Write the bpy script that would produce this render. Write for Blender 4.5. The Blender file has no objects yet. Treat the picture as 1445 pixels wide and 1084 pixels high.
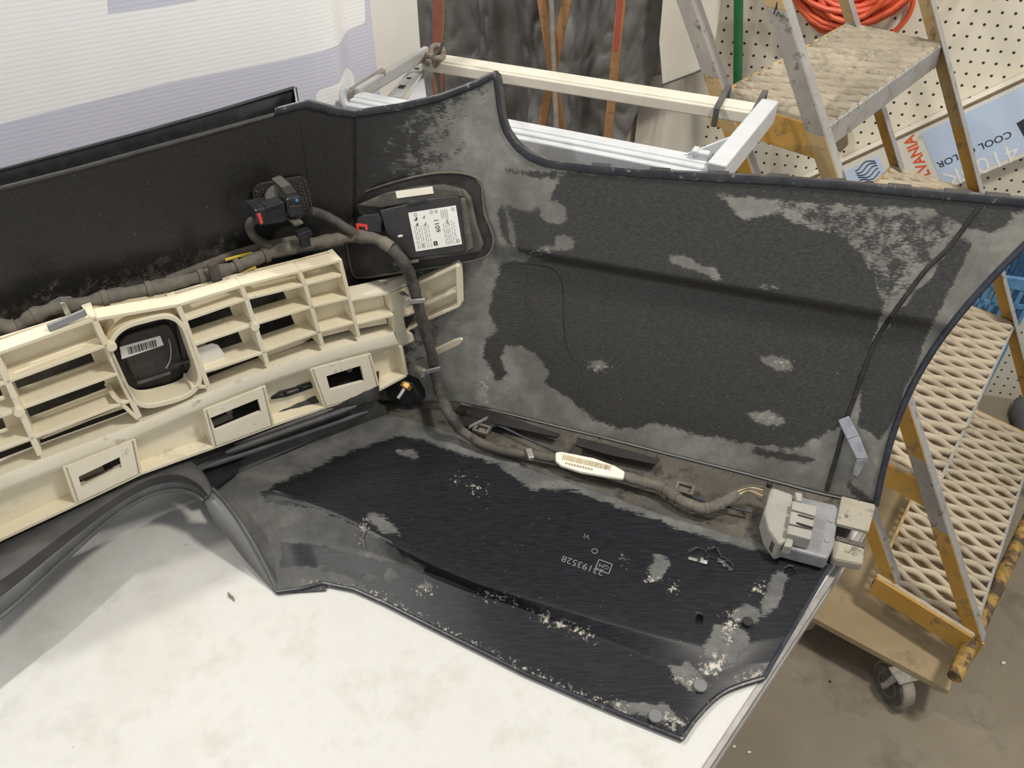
import bpy, bmesh, math, random
import numpy as np
from mathutils import Vector, Matrix, noise
random.seed(7)
V = Vector
sc = bpy.context.scene
COL = sc.collection

# ------------------------------------------------------------------ camera
FPX = 1086.0
PIT = math.radians(40)
CP, SP = math.cos(PIT), math.sin(PIT)
CAM = V((0, 0, 0.8))            # table top is z = 0
FLOOR = -0.70
cam = bpy.data.cameras.new('camera')
cam.sensor_width = 36
cam.lens = 36 * FPX / 1445
cam.clip_start = 0.01
camo = bpy.data.objects.new('camera', cam)
camo.location = CAM
camo.rotation_euler = (math.pi / 2 - PIT, 0, 0)
COL.objects.link(camo)
sc.camera = camo

# ------------------------------------------------------------------ light
w = bpy.data.worlds.new('world')
sc.world = w
w.use_nodes = True
w.node_tree.nodes['Background'].inputs[0].default_value = (0.96, 0.97, 1.0, 1)
w.node_tree.nodes['Background'].inputs[1].default_value = 0.54


def lamp(name, loc, target, size, power, col, size_y=None):
    l = bpy.data.lights.new(name, 'AREA')
    l.shape = 'RECTANGLE' if size_y else 'DISK'
    l.size = size
    if size_y:
        l.size_y = size_y
    l.energy = power
    l.color = col
    o = bpy.data.objects.new(name, l)
    o.location = loc
    o.rotation_euler = (V(target) - V(loc)).to_track_quat('-Z', 'Y').to_euler()
    COL.objects.link(o)
    return o


lamp('shop_lamp', (-1.52, 0.38, 2.1), (-.2, 0.6, 0), 0.12, 15, (1.0, 0.97, 0.92))
lamp('shop_lamp', (-1.00, 1.15, 2.1), (0.0, 0.6, 0), 0.14, 16.5, (1.0, 0.97, 0.92))
lamp('shop_lamp', (0.95, 0.40, 2.1), (0.6, 1.0, 0), 0.30, 37, (1.0, 0.95, 0.86))

sc.view_settings.view_transform = 'Standard'
sc.view_settings.look = 'None'
sc.view_settings.gamma = 1
sc.view_settings.use_curve_mapping = False
sc.view_settings.exposure = 0.0


# ------------------------------------------------------------------ geometry of sight
def ray(px, py):
    u = (px - 722.5) / FPX
    v = (542.0 - py) / FPX
    return V((u, CP + v * SP, -SP + v * CP))


def project(p):
    r = p - CAM
    d = r.y * CP - r.z * SP
    return (722.5 + FPX * r.x / d, 542.0 - FPX * (r.y * SP + r.z * CP) / d)


def onz(px, py, z):
    d = ray(px, py)
    return CAM + d * ((z - CAM.z) / d.z)


def onpl(px, py, p0, n):
    d = ray(px, py)
    return CAM + d * ((V(p0) - CAM).dot(n) / d.dot(n))


NL = V((0.59, -0.81, 0)).normalized()
EL = V((0.81, 0.59, 0)).normalized()


def onL(px, py, c):
    """point on the upright plane parallel to the rear panel, c = distance along NL"""
    d = ray(px, py)
    return CAM + d * ((c - CAM.dot(NL)) / d.dot(NL))


def sst(x):
    x = max(0.0, min(1.0, x))
    return x * x * (3 - 2 * x)


def fS(x, z):
    """inner face of the bumper: y as a function of x and height"""
    yl = (0.88 + 0.59 * x) / 0.81
    h = (z - .02) / .40
    yb = .832 - .396 * x
    yt = .91 - .32 * x
    yr = yb + (yt - yb) * h
    yr += .016 * sst((.292 - z) / .022) * sst((x + .06) / .08) * sst((.56 - x) / .12)
    k = .035
    m = min(yl, yr)
    return m - k * math.log(math.exp(-(yl - m) / k) + math.exp(-(yr - m) / k))


def onS(px, py, off=0.0):
    d = ray(px, py)
    t0, t1 = 0.3, 2.2
    for _ in range(40):
        t = (t0 + t1) / 2
        p = CAM + d * t
        if p.y < fS(p.x, p.z):
            t0 = t
        else:
            t1 = t
    return CAM + d * (t0 - off)


# ------------------------------------------------------------------ mesh helpers
ORG = {}


def tag(o, label=None, cat=None, group=None, kind=None):
    if label:
        o['label'] = label
    if cat:
        o['category'] = cat
    if group:
        o['group'] = group
    if kind:
        o['kind'] = kind
    return o


def thing(name, label, cat, loc, group=None):
    o = bpy.data.objects.new(name, None)
    COL.objects.link(o)
    o.location = loc
    o.empty_display_size = .05
    ORG[o.name] = V(loc)
    tag(o, label, cat, group)
    return o


class MB:
    def __init__(self):
        self.v = []
        self.f = []

    def add(self, vs, fs):
        n = len(self.v)
        self.v += [V(p) for p in vs]
        self.f += [tuple(i + n for i in f) for f in fs]
        return self

    def box8(self, b, t):
        """b, t: four points each, same order"""
        return self.add(list(b) + list(t), [(3, 2, 1, 0), (4, 5, 6, 7), (0, 1, 5, 4), (1, 2, 6, 5), (2, 3, 7, 6), (3, 0, 4, 7)])

    def box(self, c, ax, ay, az):
        """centre and three half axes"""
        c, ax, ay, az = V(c), V(ax), V(ay), V(az)
        return self.box8([c - ax - ay - az, c + ax - ay - az, c + ax + ay - az, c - ax + ay - az],
                         [c - ax - ay + az, c + ax - ay + az, c + ax + ay + az, c - ax + ay + az])

    def bar(self, p, q, side, up):
        """bar from p to q, half vectors side and up"""
        p, q = V(p), V(q)
        return self.box8([p - side - up, p + side - up, p + side + up, p - side + up],
                         [q - side - up, q + side - up, q + side + up, q - side + up])

    def prism(self, poly, ext):
        n = len(poly)
        poly = [V(p) for p in poly]
        ext = V(ext)
        vs = poly + [p + ext for p in poly]
        fs = [tuple(range(n)), tuple(range(2 * n - 1, n - 1, -1))]
        fs += [(i, i + n, (i + 1) % n + n, (i + 1) % n) for i in range(n)]
        return self.add(vs, fs)

    def tube(self, pts, r, seg=10, caps=True):
        pts = [V(p) for p in pts]
        n = len(pts)
        rs = r if isinstance(r, (list, tuple)) else [r] * n
        up = V((0.13, 0.2, 1)).normalized()
        vs, fs = [], []
        for i, p in enumerate(pts):
            t = (pts[min(i + 1, n - 1)] - pts[max(i - 1, 0)])
            if t.length < 1e-9:
                t = V((1, 0, 0))
            t.normalize()
            a = up - t * up.dot(t)
            if a.length < 1e-3:
                a = V((1, 0, 0)) - t * t.x
            a.normalize()
            up = a
            b = t.cross(a)
            for k in range(seg):
                an = 2 * math.pi * k / seg
                vs.append(p + (a * math.cos(an) + b * math.sin(an)) * rs[i])
        for i in range(n - 1):
            for k in range(seg):
                k2 = (k + 1) % seg
                fs.append((i * seg + k, i * seg + k2, (i + 1) * seg + k2, (i + 1) * seg + k))
        if caps:
            fs.append(tuple(range(seg - 1, -1, -1)))
            fs.append(tuple((n - 1) * seg + k for k in range(seg)))
        return self.add(vs, fs)

    def cyl(self, c, axis, r, h, seg=20):
        c, axis = V(c), V(axis).normalized()
        return self.tube([c - axis * h / 2, c + axis * h / 2], r, seg)

    def ring(self, c, axis, r1, r2, h, seg=28):
        c, axis = V(c), V(axis).normalized()
        a = axis.orthogonal().normalized()
        b = axis.cross(a)
        vs = []
        for s in (-1, 1):
            for r in (r1, r2):
                for k in range(seg):
                    an = 2 * math.pi * k / seg
                    vs.append(c + axis * (s * h / 2) + (a * math.cos(an) + b * math.sin(an)) * r)
        fs = []
        for k in range(seg):
            j = (k + 1) % seg
            fs += [(k, j, seg + j, seg + k), (2 * seg + k, 3 * seg + k, 3 * seg + j, 2 * seg + j),
                   (seg + k, seg + j, 3 * seg + j, 3 * seg + k), (k, 2 * seg + k, 2 * seg + j, j)]
        return self.add(vs, fs)

    def grid(self, rows, closed=False):
        nu = len(rows[0])
        vs = [p for r in rows for p in r]
        fs = []
        for j in range(len(rows) - 1):
            for i in range(nu - 1):
                fs.append((j * nu + i, j * nu + i + 1, (j + 1) * nu + i + 1, (j + 1) * nu + i))
        return self.add(vs, fs)

    def build(self, name, mat, parent=None, origin=None, smooth=False, bevel=0, solid=0, solid_off=-1, label=None, kind=None, face_cam=False, angle=40):
        if parent is not None:
            org = ORG[parent.name]
        else:
            org = V(origin) if origin is not None else V((0, 0, 0))
        me = bpy.data.meshes.new(name)
        me.from_pydata([tuple(p - org) for p in self.v], [], self.f)
        me.update()
        bm = bmesh.new()
        bm.from_mesh(me)
        if not face_cam:
            bmesh.ops.recalc_face_normals(bm, faces=bm.faces)
        else:
            bmesh.ops.recalc_face_normals(bm, faces=bm.faces)
            tot = 0
            for f in bm.faces:
                tot += f.normal.dot(CAM - org - f.calc_center_median()) * f.calc_area()
            if tot < 0:
                bmesh.ops.reverse_faces(bm, faces=bm.faces)
        bm.to_mesh(me)
        bm.free()
        if smooth:
            me.polygons.foreach_set('use_smooth', [True] * len(me.polygons))
            me.set_sharp_from_angle(angle=math.radians(angle))
        me.materials.append(mat)
        o = bpy.data.objects.new(name, me)
        COL.objects.link(o)
        ORG[o.name] = org
        if parent is not None:
            o.parent = parent
        else:
            o.location = org
        if solid:
            m = o.modifiers.new('solid', 'SOLIDIFY')
            m.thickness = solid
            m.offset = solid_off
        if bevel:
            m = o.modifiers.new('bevel', 'BEVEL')
            m.width = bevel
            m.segments = 2
            m.limit_method = 'ANGLE'
            m.angle_limit = math.radians(35)
        if label:
            o['label'] = label
        if kind:
            o['kind'] = kind
        return o


def lerp_poly(pts, n):
    """n samples over the index parameter of a polyline of tuples"""
    out = []
    m = len(pts) - 1
    for i in range(n):
        t = i / (n - 1) * m
        k = min(int(t), m - 1)
        f = t - k
        out.append(tuple(a + (b - a) * f for a, b in zip(pts[k], pts[k + 1])))
    return out


def catmull(pts, per=6):
    pts = [V(p) for p in pts]
    out = []
    n = len(pts)
    for i in range(n - 1):
        p0, p1, p2, p3 = pts[max(i - 1, 0)], pts[i], pts[i + 1], pts[min(i + 2, n - 1)]
        for k in range(per):
            t = k / per
            out.append(.5 * ((2 * p1) + (p2 - p0) * t + (2 * p0 - 5 * p1 + 4 * p2 - p3) * t * t + (3 * p1 - p0 - 3 * p2 + p3) * t ** 3))
    out.append(pts[-1])
    return out


def cat2(pts, per=6):
    return [tuple(p) for p in [(q.x, q.y) for q in catmull([(a, b, 0) for a, b in pts], per)]]


def sdf(P, poly):
    """signed distance (positive inside) of Nx2 points to a polygon"""
    P = np.asarray(P, float)
    poly = np.asarray(poly, float)
    d = np.full(len(P), 1e9)
    ins = np.zeros(len(P), bool)
    n = len(poly)
    for i in range(n):
        a, b = poly[i], poly[(i + 1) % n]
        ab = b - a
        t = np.clip(((P - a) @ ab) / (ab @ ab + 1e-12), 0, 1)
        q = a + t[:, None] * ab
        d = np.minimum(d, np.hypot(*(P - q).T))
        c = (a[1] > P[:, 1]) != (b[1] > P[:, 1])
        xi = a[0] + (P[:, 1] - a[1]) * (b[0] - a[0]) / ((b[1] - a[1]) if abs(b[1] - a[1]) > 1e-9 else 1e-9)
        ins ^= c & (P[:, 0] < xi)
    return np.where(ins, d, -d)


def sdf_union(P, polys):
    r = np.full(len(P), -1e9)
    for q in polys:
        r = np.maximum(r, sdf(P, q))
    return r


def set_attr(o, name, vals):
    a = o.data.attributes.new(name, 'FLOAT', 'POINT')
    a.data.foreach_set('value', np.asarray(vals, np.float32))


def blob(x, y, rx, ry=None, rot=0, n=12):
    ry = ry or rx
    c, s = math.cos(math.radians(rot)), math.sin(math.radians(rot))
    out = []
    for k in range(n):
        a = 2 * math.pi * k / n
        r = random.uniform(.7, 1.2)
        X, Y = rx * r * math.cos(a), ry * r * math.sin(a)
        out.append((x + X * c - Y * s, y + X * s + Y * c))
    return out


# ------------------------------------------------------------------ materials
def new_mat(name):
    m = bpy.data.materials.new(name)
    m.use_nodes = True
    nt = m.node_tree
    return m, nt, nt.nodes, nt.links, nt.nodes['Principled BSDF']


def node(nt, t, **kw):
    n = nt.nodes.new(t)
    for k, v in kw.items():
        setattr(n, k, v)
    return n


def tex_noise(nt, scale, detail=4, rough=.6, stretch=None, rot=None):
    tc = node(nt, 'ShaderNodeTexCoord')
    n = node(nt, 'ShaderNodeTexNoise')
    n.inputs['Scale'].default_value = scale
    n.inputs['Detail'].default_value = detail
    n.inputs['Roughness'].default_value = rough
    if stretch:
        mp = node(nt, 'ShaderNodeMapping')
        mp.inputs['Scale'].default_value = stretch
        if rot:
            mp.inputs['Rotation'].default_value = rot
        nt.links.new(tc.outputs['Object'], mp.inputs[0])
        nt.links.new(mp.outputs[0], n.inputs[0])
    else:
        nt.links.new(tc.outputs['Object'], n.inputs[0])
    return n


def ramp(nt, src, stops):
    r = node(nt, 'ShaderNodeValToRGB')
    el = r.color_ramp.elements
    while len(el) < len(stops):
        el.new(.5)
    for e, (p, c) in zip(el, stops):
        e.position = p
        e.color = (c[0], c[1], c[2], 1) if not isinstance(c, (int, float)) else (c, c, c, 1)
    nt.links.new(src, r.inputs[0])
    return r


def mixc(nt, fac, a, b):
    m = node(nt, 'ShaderNodeMix')
    m.data_type = 'RGBA'
    for s, val in ((0, fac), (6, a), (7, b)):
        if isinstance(val, (int, float)):
            m.inputs[s].default_value = val
        elif isinstance(val, tuple):
            m.inputs[s].default_value = (val[0], val[1], val[2], 1)
        else:
            nt.links.new(val, m.inputs[s])
    return m.outputs[2]


def math_n(nt, op, a, b=None, clamp=False):
    m = node(nt, 'ShaderNodeMath', operation=op)
    m.use_clamp = clamp
    for i, val in enumerate((a, b)):
        if val is None:
            continue
        if isinstance(val, (int, float)):
            m.inputs[i].default_value = val
        else:
            nt.links.new(val, m.inputs[i])
    return m.outputs[0]


def bump(nt, b, src, strength, dist=.002):
    n = node(nt, 'ShaderNodeBump')
    n.inputs['Strength'].default_value = strength
    n.inputs['Distance'].default_value = dist
    nt.links.new(src, n.inputs['Height'])
    nt.links.new(n.outputs[0], b.inputs['Normal'])


def simple(name, c1, c2=None, rough=.5, metal=0, scale=30, bs=.15, detail=5, lo=.35, hi=.65, spec=None, stretch=None):
    """two-tone noise material with a little relief"""
    m, nt, N, L, b = new_mat(name)
    n = tex_noise(nt, scale, detail, stretch=stretch)
    c2 = c2 or tuple(x * .8 for x in c1)
    r = ramp(nt, n.outputs[0], [(lo, c1), (hi, c2)])
    L.new(r.outputs[0], b.inputs['Base Color'])
    b.inputs['Roughness'].default_value = rough
    b.inputs['Metallic'].default_value = metal
    if spec is not None:
        b.inputs['Specular IOR Level'].default_value = spec
    if bs:
        bump(nt, b, n.outputs[0], bs)
    return m


def two_worn(name, c1, c2, dirt, rough=.5, scale=18, lo=.55, hi=.62, metal=0, bs=.3):
    """paint c1/c2 with worn patches of colour dirt"""
    m, nt, N, L, b = new_mat(name)
    n1 = tex_noise(nt, scale * .5, 3)
    n2 = tex_noise(nt, scale, 8, .7)
    base = ramp(nt, n1.outputs[0], [(.35, c1), (.65, c2)])
    k = ramp(nt, n2.outputs[0], [(lo, 0.0), (hi, 1.0)])
    L.new(mixc(nt, k.outputs[0], base.outputs[0], dirt), b.inputs['Base Color'])
    b.inputs['Roughness'].default_value = rough
    b.inputs['Metallic'].default_value = metal
    bump(nt, b, n2.outputs[0], bs)
    return m


def plastic_dust(name, clean, dust, dust2, clean_rough=.32, dust_rough=.75, streak=(3, 40, 40)):
    """black plastic: attribute 'wet' (px-scale distance, >0 = wiped clean), 'scuff' (>0 = pale scuff)"""
    m, nt, N, L, b = new_mat(name)
    at = node(nt, 'ShaderNodeAttribute', attribute_name='wet')
    sf = node(nt, 'ShaderNodeAttribute', attribute_name='scuff')
    n1 = tex_noise(nt, 60, 6, .65)
    n2 = tex_noise(nt, 9, 5, .6)
    n3 = tex_noise(nt, 14, 4, .6, stretch=streak)
    jit = math_n(nt, 'MULTIPLY', math_n(nt, 'SUBTRACT', n1.outputs[0], .5), 19.0)
    jit2 = math_n(nt, 'MULTIPLY', math_n(nt, 'SUBTRACT', n3.outputs[0], .5), 14.0)
    s = math_n(nt, 'ADD', math_n(nt, 'ADD', at.outputs['Fac'], jit), jit2)
    wet = math_n(nt, 'MULTIPLY_ADD', s, .30, True)
    wet.node.inputs[2].default_value = .5
    n5 = tex_noise(nt, 34, 6, .72)
    mott = math_n(nt, 'ADD', math_n(nt, 'MULTIPLY', n2.outputs[0], .5), math_n(nt, 'MULTIPLY', n5.outputs[0], .5))
    dustc = ramp(nt, mott, [(.36, tuple(c * .72 for c in dust)), (.48, dust), (.62, dust2)])
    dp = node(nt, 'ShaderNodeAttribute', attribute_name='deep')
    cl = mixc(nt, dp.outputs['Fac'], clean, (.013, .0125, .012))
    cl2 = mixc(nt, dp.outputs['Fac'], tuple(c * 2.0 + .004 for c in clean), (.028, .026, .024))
    sk = ramp(nt, n3.outputs[0], [(.38, 0.0), (.72, 1.0)])
    smr = mixc(nt, sk.outputs[0], cl, cl2)
    col = mixc(nt, wet, dustc.outputs[0], smr)
    n4 = tex_noise(nt, 180, 4, .7)
    ss = math_n(nt, 'ADD', sf.outputs['Fac'], math_n(nt, 'MULTIPLY', math_n(nt, 'SUBTRACT', n4.outputs[0], .525), 90.0))
    sm = math_n(nt, 'MULTIPLY_ADD', ss, .09, True)
    sm.node.inputs[2].default_value = 0
    speck = ramp(nt, tex_noise(nt, 260, 2, .5).outputs[0], [(.74, 0.0), (.78, .6)])
    sm2 = math_n(nt, 'MAXIMUM', sm, math_n(nt, 'MULTIPLY', speck.outputs[0], .5))
    col = mixc(nt, sm2, col, (.46, .42, .35))
    L.new(col, b.inputs['Base Color'])
    rr = math_n(nt, 'MULTIPLY_ADD', wet, clean_rough - dust_rough)
    rr.node.inputs[2].default_value = dust_rough
    L.new(rr, b.inputs['Roughness'])
    bump(nt, b, n1.outputs[0], .05, .001)
    return m


M = {}


def mat_table():
    m, nt, N, L, b = new_mat('table_white')
    n1 = tex_noise(nt, 16, 9, .7)
    n2 = tex_noise(nt, 2.6, 4, .55)
    n3 = tex_noise(nt, 130, 2, .5)
    base = ramp(nt, n1.outputs[0], [(.34, (.52, .51, .465)), (.5, (.60, .59, .55)), (.68, (.565, .55, .525))])
    st = ramp(nt, n2.outputs[0], [(.56, 0.0), (.76, .55)])
    c = mixc(nt, st.outputs[0], base.outputs[0], (.44, .405, .33))
    sp = ramp(nt, n3.outputs[0], [(.775, 0.0), (.80, .8)])
    L.new(mixc(nt, sp.outputs[0], c, (.12, .11, .10)), b.inputs['Base Color'])
    b.inputs['Roughness'].default_value = .45
    bump(nt, b, n1.outputs[0], .06)
    return m


M['table'] = mat_table()
M['table_edge'] = simple('table_edge', (.42, .40, .37), (.30, .29, .27), .5, scale=40)
M['floor'] = two_worn('concrete', (.20, .165, .115), (.27, .23, .165), (.13, .105, .075), .6, 5, .52, .72, bs=.25)
M['absorber'] = two_worn('cream_plastic', (.72, .64, .46), (.78, .71, .54), (.48, .39, .26), .5, 16, .58, .74, bs=.06)
M['absorber_scuffed'] = two_worn('cream_plastic_scuffed', (.76, .69, .53), (.80, .74, .60), (.42, .35, .25), .6, 45, .58, .70, bs=.3)
M['plastic'] = plastic_dust('black_plastic', (.030, .0295, .027), (.175, .172, .15), (.27, .265, .235), .46)
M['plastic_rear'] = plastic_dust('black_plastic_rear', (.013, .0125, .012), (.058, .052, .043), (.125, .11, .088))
M['plastic_valance'] = _pv = plastic_dust('black_plastic_valance', (.0095, .0098, .0118), (.10, .10, .095), (.16, .157, .147), .36)
_pv.node_tree.nodes['Principled BSDF'].inputs['Specular IOR Level'].default_value = .22
M['black'] = simple('black_trim', (.012, .012, .014), (.026, .026, .028), .32, scale=60, bs=.08)
M['black_matte'] = simple('black_matte', (.014, .013, .012), (.035, .032, .028), .6, scale=50, bs=.1)
M['dark_hole'] = simple('dark_cap', (.012, .011, .010), (.020, .018, .016), .6, scale=40, bs=.05)
M['edge_gloss'] = simple('painted_edge', (.020, .023, .034), (.045, .048, .06), .25, scale=80, bs=.1)
M['lip'] = two_worn('lip_plastic', (.014, .015, .02), (.03, .031, .036), (.20, .20, .20), .3, 90, .6, .68, bs=.2)
M['rubber'] = simple('step_rubber', (.055, .055, .055), (.088, .087, .085), .55, scale=40, bs=.1)
M['arch'] = simple('arch_plastic', (.055, .055, .055), (.10, .10, .098), .42, scale=20, bs=.08)
M['arch_grey'] = simple('arch_grey', (.14, .14, .135), (.19, .19, .18), .4, scale=12, bs=.05)
M['tape'] = simple('loom_tape', (.040, .036, .032), (.085, .077, .066), .75, scale=70, bs=.5)
M['tape_dust'] = simple('loom_tape_dusty', (.095, .083, .067), (.155, .137, .11), .85, scale=60, bs=.6)
M['clip_steel'] = simple('clip_steel', (.55, .54, .52), (.35, .33, .30), .35, .6, scale=90)
M['label'] = simple('paper_label', (.80, .79, .74), (.74, .72, .66), .6, scale=20, bs=.03)
M['label_old'] = two_worn('paper_label_dirty', (.78, .73, .60), (.83, .79, .68), (.50, .40, .24), .7, 60, .58, .72, bs=.1)
M['ink'] = simple('ink', (.02, .02, .02), (.03, .03, .03), .6, bs=0)
M['ink_grey'] = simple('ink_grey', (.34, .34, .33), (.30, .30, .3), .6, bs=0)
M['module'] = simple('module_black', (.022, .021, .021), (.034, .033, .032), .42, scale=50, bs=.06)
M['bracket'] = two_worn('module_bracket_dusty', (.05, .046, .04), (.085, .077, .062), (.19, .172, .13), .7, 14, .48, .70, bs=.15)
M['red'] = simple('red_clip', (.75, .07, .05), (.62, .05, .04), .4, bs=.03)
M['blue_dot'] = simple('blue_dot', (.08, .25, .5), (.06, .2, .45), .4, bs=0)
M['yellow_wire'] = simple('yellow_wire', (.62, .46, .03), (.5, .36, .03), .5, bs=.03)
M['tan_wire'] = simple('tan_wire', (.50, .38, .20), (.32, .24, .13), .6, bs=.1)
M['brass'] = simple('brass_bolt', (.80, .48, .14), (.62, .36, .10), .35, .7, scale=60)
M['grey_plug'] = two_worn('grey_connector', (.30, .285, .25), (.38, .36, .32), (.24, .21, .16), .6, 30, .55, .68, bs=.2)
M['grey_flap'] = simple('grey_flange', (.27, .27, .27), (.22, .222, .222), .5, scale=30)
M['dusty'] = two_worn('dusty_ledge', (.060, .053, .042), (.120, .105, .082), (.022, .020, .018), .8, 34, .5, .64, bs=.5)
M['dusty_pale'] = two_worn('dusty_pale', (.28, .25, .19), (.38, .345, .27), (.08, .07, .055), .7, 40, .55, .65, bs=.4)
M['chrome'] = simple('bright_bracket', (.42, .44, .48), (.28, .29, .31), .28, .3, scale=50)
M['white_metal'] = simple('white_metal', (.56, .575, .59), (.50, .515, .53), .35, scale=25, bs=.04)
M['cream_metal'] = simple('cream_metal', (.70, .66, .56), (.62, .57, .47), .4, scale=22, bs=.05)
M['grey_metal'] = simple('grey_enamel', (.42, .42, .41), (.36, .36, .35), .4, scale=30, bs=.05)
M['strap'] = simple('rubber_strap', (.05, .05, .05), (.09, .09, .088), .6, scale=60)
M['pale_wood'] = simple('pale_wood', (.72, .53, .30), (.62, .44, .24), .6, scale=14, stretch=(2, 14, 14))
M['tarp'] = None
M['wood_red'] = two_worn('red_stake', (.20, .055, .035), (.27, .085, .05), (.10, .05, .035), .7, 40, .55, .7)
M['wood_orange'] = two_worn('brown_stake', (.26, .13, .055), (.36, .19, .075), (.16, .085, .045), .7, 30, .55, .7)
M['wood_redtop'] = simple('red_paint', (.42, .06, .05), (.36, .06, .05), .6)
M['wood_grey'] = simple('grey_stick', (.22, .20, .165), (.32, .29, .24), .8, scale=40, bs=.3)
M['rope'] = simple('rope', (.20, .17, .13), (.32, .28, .22), .9, scale=90, bs=.6)
M['green'] = simple('green_pole', (.012, .10, .035), (.016, .13, .045), .25, scale=30, bs=.03)
M['board'] = two_worn('white_board', (.62, .57, .48), (.66, .62, .53), (.42, .36, .28), .6, 14, .6, .75, bs=.1)
M['foam'] = simple('foam_board', (.78, .755, .69), (.72, .695, .63), .6, scale=8, bs=.03)
M['yellow'] = two_worn('yellow_paint', (.52, .285, .05), (.60, .35, .085), (.22, .15, .09), .5, 22, .53, .66, bs=.25)
M['yellow_dirty'] = two_worn('yellow_paint_dirty', (.46, .32, .14), (.54, .39, .19), (.17, .13, .09), .6, 30, .54, .66, bs=.3)
M['galv'] = two_worn('bare_steel', (.36, .35, .34), (.45, .44, .42), (.20, .175, .14), .45, 40, .56, .66, metal=.35, bs=.3)
M['post_grey'] = two_worn('worn_grey_post', (.33, .30, .265), (.42, .385, .33), (.13, .105, .08), .6, 40, .55, .64, bs=.4)
M['tread'] = two_worn('tread_dust', (.27, .225, .16), (.46, .40, .30), (.12, .095, .06), .75, 16, .48, .68, bs=.3)
M['tread_pale'] = two_worn('tread_pale', (.50, .42, .30), (.68, .585, .43), (.25, .19, .11), .75, 9, .50, .72, bs=.3)
M['rust'] = two_worn('rusty_yellow', (.40, .24, .055), (.48, .30, .075), (.075, .05, .03), .6, 30, .42, .54, bs=.4)
M['plywood'] = two_worn('dirty_plywood', (.30, .225, .125), (.38, .29, .165), (.17, .125, .075), .75, 9, .54, .72, bs=.2)
M['tire'] = simple('caster_rubber', (.30, .27, .21), (.22, .20, .16), .7, scale=40)
M['tire_dark'] = simple('caster_dark', (.05, .047, .04), (.10, .095, .085), .6, scale=50)
M['orange'] = simple('orange_cord', (.72, .12, .045), (.60, .09, .04), .45, scale=40, bs=.05)
M['blue_crate'] = simple('blue_crate', (.08, .22, .42), (.12, .30, .50), .45, scale=20)
M['carton'] = two_worn('white_carton', (.70, .67, .58), (.74, .72, .64), (.46, .40, .29), .6, 14, .6, .74, bs=.05)
M['carton_blue'] = simple('carton_blue', (.50, .61, .78), (.56, .67, .84), .5, scale=6, bs=.02)
M['print_orange'] = simple('print_orange', (.78, .13, .03), (.72, .11, .03), .5, bs=0)
M['print_white'] = simple('print_white', (.85, .85, .80), (.80, .80, .76), .5, bs=0)
M['print_dark'] = simple('print_dark', (.03, .035, .05), (.04, .04, .06), .5, bs=0)
M['carton_brown'] = simple('brown_card', (.20, .15, .09), (.16, .12, .075), .8)
M['pipe'] = simple('grey_pipe', (.07, .075, .08), (.11, .115, .12), .4)
M['debris'] = simple('dry_twig', (.16, .12, .07), (.24, .19, .12), .9)
M['scuffed_plastic'] = two_worn('scuffed_plastic', (.02, .02, .02), (.035, .034, .032), (.42, .38, .31), .5, 120, .58, .66, bs=.4)


def mat_tarp():
    m, nt, N, L, b = new_mat('tarp')
    n1 = tex_noise(nt, 7, 3, .5, stretch=(1, 1, .45))
    n2 = tex_noise(nt, 30, 5, .7)
    r = ramp(nt, n1.outputs[0], [(.35, (.10, .096, .09)), (.7, (.20, .19, .18))])
    L.new(r.outputs[0], b.inputs['Base Color'])
    b.inputs['Roughness'].default_value = .34
    b.inputs['Specular IOR Level'].default_value = .7
    s = math_n(nt, 'ADD', n1.outputs[0], math_n(nt, 'MULTIPLY', n2.outputs[0], .25))
    bump(nt, b, s, .5, .02)
    return m


M['tarp'] = mat_tarp()


def mat_peg():
    """pegboard: pitch 27 mm in the wall's own x and z"""
    m, nt, N, L, b = new_mat('pegboard')
    tc = node(nt, 'ShaderNodeTexCoord')
    sp = node(nt, 'ShaderNodeSeparateXYZ')
    L.new(tc.outputs['Object'], sp.inputs[0])
    pitch = .0268
    d2 = None
    for k in ('X', 'Z'):
        f = math_n(nt, 'FRACT', math_n(nt, 'DIVIDE', sp.outputs[k], pitch))
        c = math_n(nt, 'SUBTRACT', f, .5)
        q = math_n(nt, 'MULTIPLY', c, c)
        d2 = q if d2 is None else math_n(nt, 'ADD', d2, q)
    r = math_n(nt, 'SQRT', d2)
    hole = ramp(nt, r, [(.105, 0.0), (.135, 1.0)])
    n = tex_noise(nt, 3, 6, .6)
    base = ramp(nt, n.outputs[0], [(.3, (.64, .59, .47)), (.7, (.74, .69, .57))])
    L.new(mixc(nt, hole.outputs[0], (.035, .025, .018), base.outputs[0]), b.inputs['Base Color'])
    b.inputs['Roughness'].default_value = .5
    bump(nt, b, hole.outputs[0], .6, .003)
    return m


M['peg'] = mat_peg()


def mat_banner():
    m, nt, N, L, b = new_mat('banner_vinyl')
    at = node(nt, 'ShaderNodeAttribute', attribute_name='ink')
    k = math_n(nt, 'MULTIPLY_ADD', at.outputs['Fac'], 1.0, True)
    k.node.inputs[2].default_value = .5
    n = tex_noise(nt, 6, 4)
    wht = ramp(nt, n.outputs[0], [(.3, (.87, .87, .855)), (.7, (.92, .92, .91))])
    lav = ramp(nt, n.outputs[0], [(.3, (.58, .58, .68)), (.7, (.64, .64, .73))])
    L.new(mixc(nt, k, wht.outputs[0], lav.outputs[0]), b.inputs['Base Color'])
    b.inputs['Roughness'].default_value = .45
    wv = node(nt, 'ShaderNodeTexWave')
    wv.bands_direction = 'Z'
    wv.inputs['Scale'].default_value = 55
    wv.inputs['Distortion'].default_value = .6
    tc = node(nt, 'ShaderNodeTexCoord')
    L.new(tc.outputs['Object'], wv.inputs[0])
    bump(nt, b, wv.outputs[1], .13, .001)
    return m


M['banner'] = mat_banner()


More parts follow.
